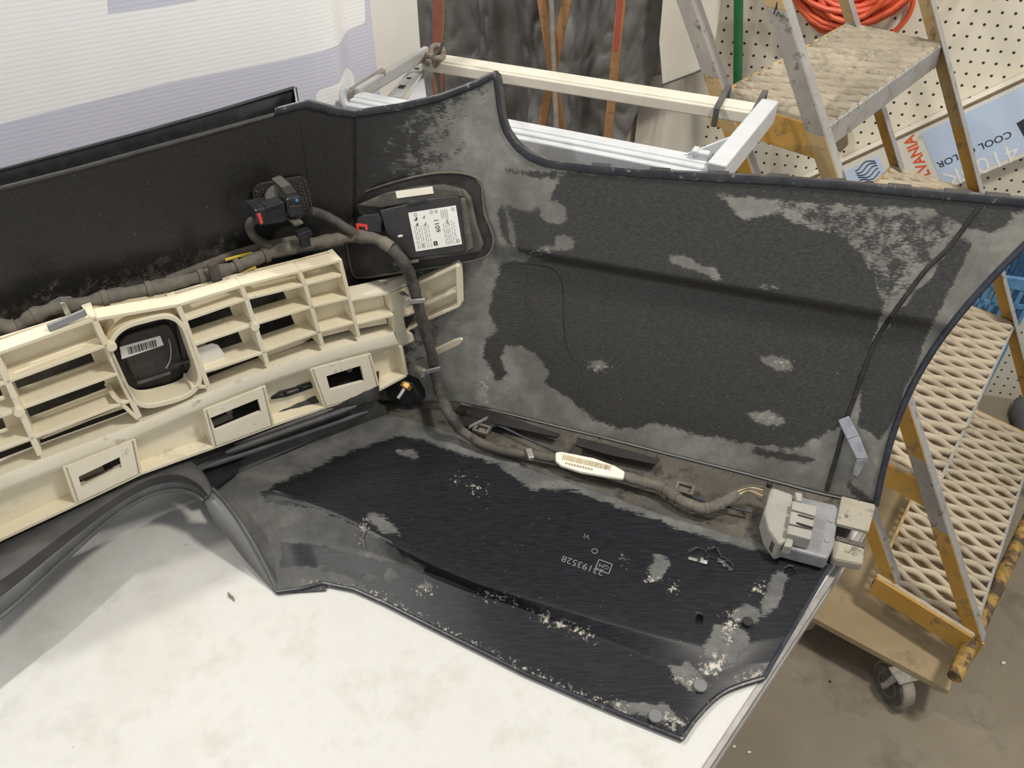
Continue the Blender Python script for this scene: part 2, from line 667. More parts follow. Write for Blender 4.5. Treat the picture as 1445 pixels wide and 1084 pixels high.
def text_mb(s, size, origin, ex, ey, lift, mb=None, bold=0.0):
    """flat text laid with its baseline along ex, its height along ey"""
    cu = bpy.data.curves.new('t', 'FONT')
    cu.body = s
    cu.size = size
    cu.resolution_u = 3
    cu.offset = bold
    o = bpy.data.objects.new('t', cu)
    COL.objects.link(o)
    dg = bpy.context.evaluated_depsgraph_get()
    me = bpy.data.meshes.new_from_object(o.evaluated_get(dg))
    mb = mb or MB()
    n = ex.cross(ey).normalized()
    mb.add([V(origin) + ex * v.co.x + ey * v.co.y + n * lift for v in me.vertices], [tuple(p.vertices) for p in me.polygons])
    bpy.data.objects.remove(o)
    bpy.data.curves.remove(cu)
    bpy.data.meshes.remove(me)
    return mb


def pprism(px, p0, n, depth):
    """prism whose front face lies on plane (p0,n), drawn from outline points"""
    n = V(n).normalized()
    return MB().prism([onpl(x, y, p0, n) for x, y in px], -n * depth)


# ================================================================== SETTING
WD = V((.9612, -.2759, 0))                 # direction along the back wall
WN = V((-.2759, -.9612, 0))                # its normal, into the room
W0 = V((1.447, 1.727, 0))


def onW(px, py, off=0.0):
    return onpl(px, py, W0 + WN * off, WN)


fl = MB().box((0, .6, FLOOR - .03), (3, 0, 0), (0, 2.6, 0), (0, 0, .03)).build('floor', M['floor'], origin=(0, 0, FLOOR))
tag(fl, kind='structure')
wl = MB()
c = W0 - WN * .02
wl.box(V((0, 0, .35)), (2.4, 0, 0), (0, .02, 0), (0, 0, 1.05))
o = wl.build('wall_back', M['peg'], origin=(0, 0, 0))
o.location = c - WD * .9
o.rotation_euler = (0, 0, math.atan2(WD.y, WD.x))
tag(o, kind='structure')

# ================================================================== TABLE
TE = V((.656, .755, 0)).normalized()       # along the right-hand edge, away from us
TS = V((-TE.y, TE.x, 0))                   # to the left
T_A = V((.192, .347, 0)) + TE * .43        # far right corner
corners = [T_A, T_A + TS * 2.0, T_A + TS * 2.0 - TE * 1.15, T_A - TE * 1.15]
t = thing('work_table', 'white topped work table under the black bumper cover, its right edge over the concrete floor', 'table', (T_A.x - .6, T_A.y - .2, FLOOR))
MB().prism([p for p in corners], (0, 0, -.018)).build('tabletop', M['table'], t, bevel=.002)
eb = MB()
for i in range(4):
    a, b = corners[i], corners[(i + 1) % 4]
    d = (b - a).normalized()
    out = V((d.y, -d.x, 0))
    if out.dot(a - sum(corners, V()) / 4) < 0:
        out = -out
    eb = MB()
    eb.bar(a + out * .003 + V((0, 0, -.012)), b + out * .003 + V((0, 0, -.012)), out * .003, V((0, 0, .0105)))
    eb.bar(a + out * .0035 + V((0, 0, -.034)), b + out * .0035 + V((0, 0, -.034)), out * .0035, V((0, 0, .009)))
    eb.build('edge_band', M['table_edge'], t, bevel=.001)
for i, (sx, sy) in enumerate(((.12, .12), (1.85, .12), (1.85, 1.0), (.12, 1.0))):
    p = T_A + TS * sx - TE * sy
    MB().tube([V((p.x, p.y, FLOOR)), V((p.x, p.y, -.018))], .018, 10).build('leg', M['grey_metal'], t, smooth=True)

# ================================================================== BUMPER COVER
bump_t = thing('bumper_cover', 'large black plastic bumper cover lying inside up on the white table', 'bumper', (-.1, .7, 0))
pairs = [((-80, 290), (-80, 825)), ((0, 264), (5, 775)), ((110, 236), (100, 725)), ((200, 211), (180, 682)), ((320, 178), (310, 634)), ((430, 149), (420, 598)),
         ((442, 152), (435, 593)), ((470, 159), (465, 580)), ((500, 163), (500, 568)), ((560, 154), (545, 566)), ((620, 140), (590, 566)), ((665, 123), (625, 568)), ((698, 107), (650, 570)),
         ((703, 150), (656, 571)), ((707, 172), (660, 572)), ((714, 190), (667, 573)), ((727, 208), (681, 575)), ((745, 223), (702, 580)), ((770, 233), (730, 588)),
         ((830, 241), (795, 604)), ((900, 247), (865, 621)), ((1000, 253), (950, 643)), ((1100, 258), (1030, 663)), ((1200, 266), (1095, 680)),
         ((1300, 276), (1160, 697)), ((1380, 283), (1195, 704)), ((1445, 289), (1218, 709)), ((1500, 294), (1236, 713))]
NU, NV = 300, 110
SPLIT = 13.6
# resample by cumulative top+bottom length so that cells stay even
cl = [0]
for a, b in zip(pairs[:-1], pairs[1:]):
    cl.append(cl[-1] + .5 * (math.hypot(b[0][0] - a[0][0], b[0][1] - a[0][1]) + math.hypot(b[1][0] - a[1][0], b[1][1] - a[1][1])))
cols = []
for i in range(NU):
    s = cl[-1] * i / (NU - 1)
    k = max(j for j in range(len(cl) - 1) if cl[j] <= s + 1e-9)
    f = (s - cl[k]) / (cl[k + 1] - cl[k])
    a, b = pairs[k], pairs[k + 1]
    cols.append(((a[0][0] + (b[0][0] - a[0][0]) * f, a[0][1] + (b[0][1] - a[0][1]) * f),
                 (a[1][0] + (b[1][0] - a[1][0]) * f, a[1][1] + (b[1][1] - a[1][1]) * f), k + f, s / cl[-1]))


def shell_px(col, v):
    (tx, ty), (bx, by), k, s = col
    x, y = tx + (bx - tx) * v, ty + (by - ty) * v
    x -= 57 * math.sin(math.pi * v) * sst((k - 22.5) / 4.5)
    return x, y


def shell_mesh(name, i0, i1, mat):
    rows, pxs = [], []
    for j in range(NV):
        v = j / (NV - 1)
        r = []
        for c in cols[i0:i1]:
            x, y = shell_px(c, v)
            pxs.append((x, y))
            r.append(onS(x, y))
        rows.append(r)
    o = MB().grid(rows).build(name, mat, bump_t, smooth=True, solid=.0035, face_cam=True)
    return o, np.array(pxs)


i_sp = min(i for i, c in enumerate(cols) if c[2] >= 8.0)       # where rear panel meets the corner
rear, px_rear = shell_mesh('rear_panel', 0, i_sp + 1, M['plastic_rear'])
side, px_side = shell_mesh('side_panel', i_sp, NU, M['plastic'])
side['label'] = 'grey dusty side panel with wiped dark patches'

wet_rear = [[(-200, 200), (440, 120), (520, 150), (520, 330), (420, 340), (335, 365), (330, 340), (210, 385), (120, 412), (60, 430), (-200, 500)]]
set_attr(rear, 'wet', np.clip(sdf_union(px_rear, wet_rear) * .12 + 1.0, -4, 8))
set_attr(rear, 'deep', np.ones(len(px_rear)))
set_attr(rear, 'scuff', np.full(len(px_rear), -60.))
W1 = [(715, 290), (730, 355), (765, 365), (705, 372), (698, 400), (690, 440), (700, 468), (682, 480), (684, 505), (700, 535), (745, 520), (775, 545), (800, 560), (835, 590), (875, 607),
      (930, 598), (1000, 617), (1060, 628), (1120, 634), (1190, 600), (1210, 545), (1235, 470), (1248, 430), (1225, 370), (1195, 335), (1150, 322), (1090, 300), (1050, 312),
      (1005, 266), (960, 256), (900, 250), (840, 244), (795, 242), (770, 290), (745, 300)]
wet = sdf(px_side, W1)
isl = [blob(797, 343, 17, 14), blob(985, 378, 42, 8, 22), blob(1100, 513, 26, 11, 18), blob(1080, 590, 27, 9, 15), blob(845, 516, 14, 6, 10), blob(770, 350, 9, 6),
       blob(1085, 405, 14, 3, 5), blob(742, 523, 40, 26, 30), blob(780, 300, 22, 18)]
wet = np.minimum(wet, -sdf_union(px_side, isl))
wet_and_lip_band = [[(1215, 520), (1262, 445), (1310, 395), (1345, 345), (1362, 335), (1372, 342), (1345, 400), (1310, 470), (1280, 545), (1262, 595), (1240, 620), (1212, 600)],
          [(1150, 645), (1060, 632), (1060, 640), (1110, 652), (1150, 652)],
          [(1195, 690), (1200, 680), (1240, 715), (1232, 722)], [(700, 300), (712, 290), (724, 350), (712, 340)],
          [(700, 240), (1445, 270), (1445, 300), (1150, 288), (760, 250)],  # dark band along the top lip, drawn by the same mask
          [(1305, 290), (1420, 292), (1430, 305), (1400, 330), (1360, 320)]]
wet = np.maximum(wet, sdf_union(px_side, wet_and_lip_band))
# towards the taillight corner the dust thins out bit by bit
X, Y = px_side[:, 0], px_side[:, 1]
mott = sdf(px_side, [(1080, 275), (1370, 295), (1330, 352), (1290, 392), (1250, 440), (1215, 400), (1150, 330)])
wet = np.where(mott > -12, np.maximum(wet, np.clip(mott * .12 - 1.6, -5, .9)), wet)
corner = np.clip((X - 500) / 190, 0, 1)
thin = 9.0 - 13.0 * corner - np.clip((Y - 150) / 30, -1, 1) * 2.0
thin = np.where(Y > 430, thin - (Y - 430) / 25, thin)
wet = np.where(X < 700, np.maximum(wet, np.clip(thin, -9, 8)), wet)
set_attr(side, 'wet', wet)
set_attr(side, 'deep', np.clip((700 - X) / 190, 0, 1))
sc_side = [blob(683, 553, 7, 18), blob(680, 578, 9, 10), blob(845, 517, 12, 4, 10), blob(1215, 735, 16, 9, 20), blob(1103, 512, 12, 5, 15), blob(1085, 592, 16, 4, 15), blob(765, 355, 12, 2)]
set_attr(side, 'scuff', np.maximum(sdf_union(px_side, sc_side), -60))

# top lip all along the cut edge of the side panel, turned outwards
def top3(k, lift=0.0):
    c = cols[k]
    return onS(*shell_px(c, 0))


lip_rows = [[], [], []]
for k in range(i_sp - 24, NU):
    p = top3(k)
    q = top3(min(k + 1, NU - 1)) - top3(max(k - 1, 0))
    outv = V((-q.y, q.x, 0))
    if outv.length < 1e-6:
        outv = V((0, 1, 0))
    outv.normalize()
    if outv.y < 0:
        outv = -outv
    nrm = V((.25, .95, 0)).normalized()
    outv = (outv * .3 + nrm).normalized()
    lip_rows[0].append(p - outv * .0015 + V((0, 0, -.002)))
    lip_rows[1].append(p + outv * .004 + V((0, 0, .004)))
    lip_rows[2].append(p + outv * .016 + V((0, 0, .0005)))
MB().grid(lip_rows).build('top_lip', M['lip'], bump_t, smooth=True, solid=.003, solid_off=0)
# little locating tabs on the lip
for px in (845, 930, 1010, 1095, 1175, 1270, 1350, 1410):
    k = min(range(i_sp, NU), key=lambda i: abs(cols[i][0][0] - px))
    p = top3(k)
    d = (top3(min(k + 2, NU - 1)) - top3(k - 2)).normalized()
    nn = V((-d.y, d.x, 0)).normalized()
    MB().box(p + nn * .009 + V((0, 0, .0045)), d * .012, nn * .005, V((0, 0, .0008))).build('lip_tab', M['lip'], bump_t, bevel=.001)

# stepped flange above the rear panel
lo = [(-80, 290), (0, 264), (110, 236), (200, 211), (320, 178), (418, 151)]
hi = [(-80, 262), (0, 240), (110, 211), (200, 187), (320, 153), (415, 124)]
fm = MB()
A = [onL(x, y, -.882) for x, y in lo]
Bm = [onL(x, y - 2, -.898) for x, y in lo]
Cc = [onL(x, y, -.900) for x, y in hi]
Dd = [onL(x, y - 1, -.905) for x, y in hi]
fm.grid([A, Bm, Cc, Dd]).build('upper_flange', M['black'], bump_t, smooth=True, solid=.003, face_cam=True, angle=20)
MB().tube(Cc, .0022, 8).build('flange_bead', M['black'], bump_t, smooth=True)
MB().prism([onL(414, 123, -.899), onL(419, 150, -.884), onL(421, 149, -.905), onL(417, 124, -.905)], EL * .002).build('flange_end', M['black'], bump_t)
ledge = [onL(x, y + 3, -.879) for x, y in lo]
MB().tube(ledge, .0028, 8).build('upper_rib', M['black_matte'], bump_t, smooth=True)

# bead and wheel-arch return on the side panel
bead = cat2([(1382, 292), (1340, 348), (1312, 375), (1290, 402), (1252, 455), (1228, 498), (1208, 555), (1192, 600), (1180, 645), (1167, 692)], 5)
MB().tube([onS(x, y, .000) for x, y in bead], .0030, 8).build('arch_rib', M['black_matte'], bump_t, smooth=True)
o = bpy.data.objects[-1] if False else None
edge = [onS(*shell_px(cols[-1], j / 40)) for j in range(41)]
MB().tube(edge, .0042, 8).build('arch_edge', M['edge_gloss'], bump_t, smooth=True)
# vertical mould lines near the taillight corner
for pl in ([(425, 165), (430, 215), (438, 262)], [(497, 172), (500, 220), (508, 262)]):
    MB().tube([onS(x, y, .0003) for x, y in cat2(pl, 4)], .0008, 6).build('mould_line', M['black_matte'], bump_t, smooth=True)
# raised cut line on the side panel
MB().tube([onS(x, y, .0003) for x, y in cat2([(730, 372), (775, 378), (793, 400), (795, 445), (800, 490), (822, 520)], 6)], .0005, 5).build('cut_line', M['black_matte'], bump_t, smooth=True)

# bright bracket on the arch return
br = MB()
pts = [onS(1190, 590, .012), onS(1204, 618, .014), onS(1217, 648, .014), onS(1206, 672, .006)]
wid = .0072
vs = []
for i, p in enumerate(pts):
    d = (pts[min(i + 1, 3)] - pts[max(i - 1, 0)]).normalized()
    s = d.cross((CAM - p).normalized()).normalized()
    ww = wid * (1, 1.1, 1, .5)[i]
    n = (CAM - p).normalized()
    vs.append((p - s * ww, p + s * ww, p + s * ww * .6 - n * .012, p - s * ww * .6 - n * .012))
for a, b in zip(vs[:-1], vs[1:]):
    br.box8(a, b)
br.build('bracket', M['chrome'], bump_t, bevel=.0015, label='shiny metal bracket')

# ------------------------------------------------------------------ floor of the bumper (valance)
R0 = [(292, 700), (330, 671), (400, 640), (480, 606), (545, 584), (640, 610), (700, 636), (760, 665), (850, 695), (930, 724), (1000, 745), (1060, 763), (1120, 780), (1172, 795)]
R1 = [(308, 722), (372, 692), (425, 707), (480, 728), (540, 760), (600, 792), (660, 818), (720, 838), (800, 862), (880, 885), (960, 905), (1020, 915), (1070, 905), (1112, 898)]
R2 = [(346, 768), (395, 760), (440, 764), (490, 773), (550, 789), (610, 810), (670, 834), (730, 857), (810, 888), (880, 912), (930, 935), (980, 955), (1040, 940), (1090, 935)]
R3 = [(390, 836), (425, 831), (455, 823), (500, 832), (545, 852), (610, 885), (680, 920), (740, 950), (820, 985), (885, 1012), (962, 1043), (985, 1015), (1020, 977), (1078, 957)]
zz0 = [.030, .040, .026, .022, .020, .020, .020, .020, .020, .020, .020, .020, .020, .020]
zz1 = [.034, .046, .046, .045, .044, .042, .038, .034, .028, .022, .018, .015, .014, .014]
zz2 = [.012, .020, .017, .016, .016, .016, .016, .014, .012, .010, .009, .009, .009, .010]
zz3 = [.0045] * 14
rows4 = [[(x, y, z) for (x, y), z in zip(R, Z)] for R, Z in ((R0, zz0), (R1, zz1), (R2, zz2), (R3, zz3))]
NVU = 260
fine = [[(p.x, p.y, p.z) for p in catmull(r, 20)] for r in rows4]
fine[3] = lerp_poly(rows4[3][:11], 201) + [(p.x, p.y, p.z) for p in catmull([(962, 1043, .0045), (984, 1012, .0045), (1022, 977, .0045), (1078, 957, .0045)], 20)][1:]
NVU = len(fine[0])
segs = [(0, 1, 46), (1, 2, 24), (2, 3, 26)]
grid_px = []
for a, b, n in segs:
    for j in range(n):
        f = j / n
        grid_px.append([tuple(fine[a][i][k] + (fine[b][i][k] - fine[a][i][k]) * f for k in range(3)) for i in range(NVU)])
grid_px.append(fine[3])
# soften the profile
Zg = np.array([[p[2] for p in r] for r in grid_px])
for _ in range(10):
    Zg[1:-1] = (Zg[:-2] + 2 * Zg[1:-1] + Zg[2:]) / 4
rows = [[onz(p[0], p[1], Zg[j, i]) for i, p in enumerate(r)] for j, r in enumerate(grid_px)]
px_val = np.array([(p[0], p[1]) for r in grid_px for p in r])
holes = [[(972, 783), (985, 776), (993, 780), (990, 787), (1003, 792), (992, 793), (975, 787)], [(997, 779), (1008, 776), (1013, 781), (1008, 787), (999, 784)], [(1012, 784), (1034, 800), (1032, 803), (1011, 788)],
         blob(1114, 806, 6, 4), blob(987, 873, 4, 3)]
hole_sd = sdf_union(px_val, holes)
mb = MB().grid(rows)
kill = set(np.nonzero(hole_sd > 0)[0].tolist())
mb.f = [f for f in mb.f if not any(i in kill for i in f)]
val = mb.build('valance', M['plastic_valance'], bump_t, smooth=True, solid=.003, face_cam=True, label='black lower valance with pale scuffs')
V1 = [(378, 689), (430, 665), (470, 648), (520, 628), (565, 614), (600, 622), (650, 640), (700, 655), (750, 690), (800, 690), (850, 706), (930, 735), (1000, 760), (1060, 775), (1172, 800), (1090, 960),
      (962, 1043), (850, 997), (700, 928), (560, 858), (545, 840), (590, 835), (600, 800), (575, 788), (540, 760), (505, 742), (440, 716), (400, 712), (372, 705), (366, 695)]
V2 = [(395, 765), (440, 768), (475, 775), (470, 790), (445, 800), (395, 800)]
V3 = [(470, 778), (560, 795), (640, 825), (700, 850), (780, 885), (880, 925), (900, 1010), (800, 975), (700, 930), (640, 900), (600, 880), (560, 858), (535, 845), (520, 832), (500, 815), (455, 805)]
wetv = np.maximum(sdf(px_val, V1), np.maximum(sdf(px_val, V2), sdf(px_val, V3)))
isl = [blob(520, 815, 14, 7, -30), blob(550, 812, 10, 14), blob(575, 640, 16, 6, 10), blob(540, 742, 30, 12, 30), blob(598, 828, 14, 6),
       blob(1092, 838, 14, 34, 25), blob(1050, 868, 22, 16), blob(1025, 910, 30, 30, 30), blob(975, 955, 34, 18, 30), blob(930, 1005, 38, 14, 20), blob(1062, 952, 18, 12, -20), blob(930, 800, 14, 20, 30), blob(880, 998, 28, 10, 20)]
wetv = np.minimum(wetv, -sdf_union(px_val, isl) + 1)
set_attr(val, 'wet', wetv)
scv = [blob(1072, 832, 9, 8), blob(1030, 885, 9, 22, 20), blob(1005, 940, 16, 18, 20), blob(975, 962, 22, 6, 10), blob(948, 1018, 22, 10, 20), blob(875, 998, 12, 5, 20), blob(1060, 955, 12, 5, -20),
       blob(920, 815, 6, 5), blob(950, 832, 6, 5), blob(705, 845, 26, 3, 18), blob(790, 880, 60, 4, 22), blob(676, 690, 14, 3, 12), blob(598, 832, 10, 4), blob(645, 676, 5, 3),
       [(470, 826), (500, 833), (545, 853), (610, 886), (700, 930), (800, 975), (900, 1018), (900, 1014), (800, 970), (700, 925), (610, 880), (545, 847), (500, 828)],
       blob(440, 828, 12, 3, -15), blob(880, 790, 2, 2), blob(514, 752, 4, 14)]
set_attr(val, 'scuff', np.maximum(sdf_union(px_val, scv), -60))
# painted outer edge
ed = [rows[j][-1] for j in range(len(rows))]
MB().tube(ed, .0028, 8).build('valance_edge', M['edge_gloss'], bump_t, smooth=True)
fr = [rows[-1][i] for i in range(0, NVU)]
MB().tube(fr, .0028, 8).build('valance_lip', M['lip'], bump_t, smooth=True)


def val_pt(px, py, lift=0.0):
    i = int(np.argmin(np.hypot(px_val[:, 0] - px, px_val[:, 1] - py)))
    z = rows[i // NVU][i % NVU].z
    return onz(px, py, z + lift)


# push pins
for x, y, r in ((925, 1011, .0075), (988, 968, .0075), (1055, 878, .006)):
    MB().cyl(val_pt(x, y, .003), (0, 0, 1), r, .005, 20).build('push_pin', M['arch_grey'] if r > .007 else M['dark_hole'], bump_t, smooth=True, bevel=.001)
# moulded marks, upside down to us
ex = (val_pt(786, 788) - val_pt(852, 812)).normalized()
ey = V((0, 0, 1)).cross(ex)
text_mb('23193528', .0135, val_pt(853, 806, .0), ex, ey, .0012).build('moulded_mark', M['arch_grey'], bump_t)
a = val_pt(852, 800, .0008)
bx = MB()
for sgn in (-1, 1):
    bx.box(a + ey * .0075 * sgn, ex * .0085, ey * .0006, V((0, 0, .0006)))
    bx.box(a + ex * .0085 * sgn, ex * .0006, ey * .0075, V((0, 0, .0006)))
text_mb('GM', .0085, a - ex * .0065 - ey * .003, ex, ey, .0006, bx)
bx.build('moulded_mark', M['arch_grey'], bump_t)
text_mb('VI', .0095, val_pt(833, 757, .0), ex, ey, .0012).build('moulded_mark', M['arch_grey'], bump_t)
MB().ring(val_pt(839, 778, .001), (0, 0, 1), .003, .004, .001, 18).build('moulded_mark', M['arch_grey'], bump_t)

# channel between side panel and valance
chan = [((520, 566), (545, 584), .02), ((590, 566), (590, 596), .02), ((650, 570), (640, 610), .02), ((700, 580), (700, 636), .02), ((795, 604), (760, 665), .02), ((865, 621), (850, 695), .02),
        ((950, 643), (930, 724), .02), ((1030, 663), (1000, 745), .02), ((1095, 680), (1075, 768), .02), ((1160, 697), (1120, 780), .02), ((1225, 711), (1172, 795), .02)]
r0, r1, r2, r3 = [], [], [], []
for (a, b, z) in chan:
    top = onS(a[0], a[1])
    low = onz(b[0], b[1], .0205)
    r0.append(top)
    m1 = onz(a[0] * .66 + b[0] * .34, a[1] * .66 + b[1] * .34, .012)
    m2 = onz(a[0] * .3 + b[0] * .7, a[1] * .3 + b[1] * .7, .012)
    r1.append(m1)
    r2.append(m2)
    r3.append(low)
rr = []
for r in (r0, r1, r2, r3):
    rr.append(catmull(r, 6))
MB().grid(rr).build('channel', M['dusty'], bump_t, smooth=True, solid=.002, face_cam=True, angle=60)
seam = catmull([onS(a[0], a[1], .001) for a, b, z in chan[2:]], 4)
MB().tube(seam, .0013, 6).build('seam', M['arch_grey'], bump_t, smooth=True)
# dark slots and thin rails in the channel
rail = [(655, 585), (700, 592), (745, 612), (800, 636), (860, 655), (930, 675), (985, 697), (1060, 715)]
MB().tube(catmull([onz(x, y + 8, .026) for x, y in rail], 5), .0018, 6).build('channel_rail', M['edge_gloss'], bump_t, smooth=True)
for q in ([(655, 572), (690, 580), (740, 596), (790, 612), (786, 617), (735, 606), (690, 596), (660, 588)], [(815, 617), (860, 628), (930, 648), (925, 655), (860, 642), (812, 628)], [(640, 590), (668, 585), (700, 600), (690, 606), (650, 600)]):
    MB().prism([onz(x, y, .030) for x, y in q], (0, 0, -.003)).build('channel_slot', M['dark_hole'], bump_t)
# torn plastic and small clips in the channel
for (x, y, s) in ((680, 606, 1.0), (966, 690, 1.05)):
    p = onz(x, y, .034)
    ax = (onz(x + 10, y + 3, .034) - p).normalized()
    ay = V((0, 0, 1)).cross(ax)
    k = MB()
    k.box(p + ay * .007 * s, ax * .010 * s, ay * .0018, V((0, 0, .003)))
    k.box(p - ay * .007 * s, ax * .010 * s, ay * .0018, V((0, 0, .003)))
    k.box(p - ax * .010 * s, ax * .002, ay * .0085 * s, V((0, 0, .003)))
    k.box(p + ax * .010 * s, ax * .002, ay * .0085 * s, V((0, 0, .003)))
    k.box(p - V((0, 0, .008)), ax * .006, ay * .004, V((0, 0, .007)))
    k.build('wire_clip', M['tape_dust'], bump_t, bevel=.001)
MB().bar(onz(662, 603, .036), onz(688, 590, .040), V((.001, .003, 0)), V((0, 0, .0015))).build('torn_strip', M['arch_grey'], bump_t)

# pedal-like ribbed step pad
pad = [(250, 668), (262, 652), (300, 634), (360, 612), (430, 588), (500, 566), (524, 560), (536, 568), (543, 579), (530, 586), (480, 604), (400, 637), (332, 669), (303, 688), (280, 684)]


def pad_pt(x, y, lift=0):
    # plane sloping from the rear panel down to the valance
    f = max(0.0, min(1.0, (y - (668 - (x - 250) * .385)) / 26.0))
    return onz(x, y, .075 - .045 * f + lift)


MB().prism([pad_pt(x, y) for x, y in pad], (0, .004, -.012)).build('step_pad', M['rubber'], bump_t, bevel=.004)
for a, b in (((278, 663), (519, 581)), ((318, 639), (503, 573)), ((330, 627), (470, 577))):
    pts = [pad_pt(a[0] + (b[0] - a[0]) * k / 10, a[1] + (b[1] - a[1]) * k / 10, .003) for k in range(11)]
    MB().tube(pts, [.0015] + [.0042] * 9 + [.0015], 10).build('pad_rib', M['rubber'], bump_t, smooth=True)
# link from under the absorber down to the pad
under = [((-80, 800), -.84), ((60, 725), -.84), ((150, 680), -.84), ((240, 645), -.84), ((330, 612), -.84), ((430, 578), -.84), ((535, 545), -.84)]
u0 = [onL(x, y - 40, c) for (x, y), c in under]
u1 = [onz(x, y + 18, .072) for (x, y), c in under]
MB().grid([catmull(u0, 5), catmull(u1, 5)]).build('rear_underside', M['black_matte'], bump_t, smooth=True, solid=.003)

# arch flange: rolled edge left of the valance
AU = [(-90, 810), (-30, 775), (40, 735), (110, 696), (180, 662), (225, 645), (258, 645), (285, 665), (300, 690)]
AL = [(-90, 945), (-30, 895), (20, 856), (85, 796), (150, 738), (200, 705), (243, 692), (272, 697), (288, 707)]
zu = [.082, .084, .086, .088, .088, .088, .086, .082, .078]
zl = [.060, .062, .064, .068, .072, .074, .075, .073, .070]
au = catmull([onz(x, y, z) for (x, y), z in zip(AU, zu)], 6)
al = catmull([onz(x, y, z) for (x, y), z in zip(AL, zl)], 6)
mid = [(p * .5 + q * .5) + V((.004, -.006, .006)) for p, q in zip(au, al)]
MB().grid([au, mid, al]).build('arch_flange', M['arch'], bump_t, smooth=True, solid=.003, face_cam=True, angle=80)
MB().tube(al, .0026, 8).build('arch_bead', M['arch'], bump_t, smooth=True)
strip = [p * .42 + q * .58 + V((.003, -.005, .008)) for p, q in zip(au, al)]
strip2 = [p * .25 + q * .75 + V((.003, -.004, .0065)) for p, q in zip(au, al)]
MB().grid([strip[8:], strip2[8:]]).build('arch_groove', M['dark_hole'], bump_t, smooth=True)
MB().prism([onz(x, y, .055) for x, y in ((225, 655), (262, 648), (300, 634), (345, 640), (335, 664), (306, 684), (290, 688), (262, 672))], (0, 0, -.004)).build('arch_light_block', M['black'], bump_t)  # added filler plate that blocks light leaking onto the table
# upright end of the arch running down to the table
EI = [(300, 690, .078), (318, 708, .070), (340, 738, .056), (362, 775, .036), (378, 806, .018), (391, 836, .003)]
EO = [(288, 707, .070), (298, 728, .058), (318, 755, .042), (345, 790, .022), (368, 815, .010), (389, 838, .002)]
MB().grid([catmull([onz(*p) for p in EI], 6), catmull([onz(*p) for p in EO], 6)]).build('arch_end', M['arch_grey'], bump_t, smooth=True, solid=.002, face_cam=True)
MB().tube(catmull([onz(*p) for p in EI], 6), .0025, 8).build('arch_end_bead', M['arch'], bump_t, smooth=True)
ei = catmull([onz(*p) for p in EI], 6)
MB().grid([ei, [V((p.x + .003, p.y + .003, max(.002, p.z * .5))) for p in ei], [V((p.x + .004, p.y + .004, .002)) for p in ei]]).build('arch_wall', M['arch'], bump_t, smooth=True, solid=.002)
# torn tongue where the valance meets the table
MB().prism([onz(400, 838, .002), onz(460, 834, .002), onz(462, 822, .003), onz(405, 830, .003)], (0, 0, .0012)).build('torn_edge', M['scuffed_plastic'], bump_t)
MB().tube([val_pt(512, 738, .001), val_pt(515, 750, .0015), val_pt(511, 760, .001), val_pt(515, 775, .0015)], [.0006, .0022, .002, .0006], 6).build('crack', M['arch_grey'], bump_t)
# end of the side panel at the arch
MB().prism([onz(1188, 700, .05), onz(1236, 712, .05), onz(1226, 750, .05), onz(1180, 738, .05)], (0, 0, -.006)).build('panel_end', M['dusty_pale'], bump_t, bevel=.001)
bb = MB()
bb.prism([onz(1176, 756, .035), onz(1221, 768, .035), onz(1219, 796, .035), onz(1174, 787, .035)], (0, 0, -.016))
bb.build('end_channel', M['dusty_pale'], bump_t, bevel=.004)
MB().prism([onz(1180, 756, .037), onz(1221, 767, .037), onz(1220, 773, .037), onz(1180, 762, .037)], (0, 0, -.002)).build('end_channel_slot', M['dusty'], bump_t)
# black pocket with the gold stud beside the absorber
pk = MB()
pk.prism([onS(x, y, .02) for x, y in ((540, 545), (560, 534), (580, 540), (590, 556), (592, 568), (578, 572), (552, 572))], (.02, .03, -.005))
pk.build('stud_pocket', M['black'], bump_t, bevel=.003)

# ================================================================== ABSORBER
CF = -.804
ab = thing('energy_absorber', 'cream plastic egg-crate energy absorber fixed along the back of the black bumper', 'bumper absorber', (-.45, .62, .05))


def ap(x, y, off=0.0):
    return onL(x, y, CF - off)


def rib(p, q, th=.0042, depth=.031, off=0.0, name='rib', mat='absorber', taper=.6):
    a, b = ap(*p, off), ap(*q, off)
    e = (b - a).normalized()
    wv = e.cross(NL).normalized()
    m = MB()
    back = -NL * depth
    t2 = th / 2
    t3 = t2 / taper
    m.box8([a - wv * t2, b - wv * t2, b + wv * t2, a + wv * t2], [a - wv * t3 + back, b - wv * t3 + back, b + wv * t3 + back, a + wv * t3 + back])
    return m.build(name, M[mat], ab, bevel=.0007)


def panel(quad, depth, win=None, th=.003, name='back_panel', mat='absorber', front=False):
    """plate set back by depth behind the quad; win = window outline seen on that plate"""
    Q = [ap(x, y) - NL * depth for x, y in quad]
    m = MB()
    if win is None:
        m.prism(Q, -NL * th)
    else:
        Wn = [ap(x, y, depth) for x, y in win]
        n = len(Wn)
        if n == 4:
            vs = Q + Wn + [p - NL * th for p in Q] + [p - NL * th for p in Wn]
            fs = []
            for i in range(4):
                j = (i + 1) % 4
                fs += [(i, j, 4 + j, 4 + i), (8 + j, 8 + i, 12 + i, 12 + j), (4 + i, 4 + j, 12 + j, 12 + i), (j, i, 8 + i, 8 + j)]
            m.add(vs, fs)
    return m.build(name, M[mat], ab)


D = .028
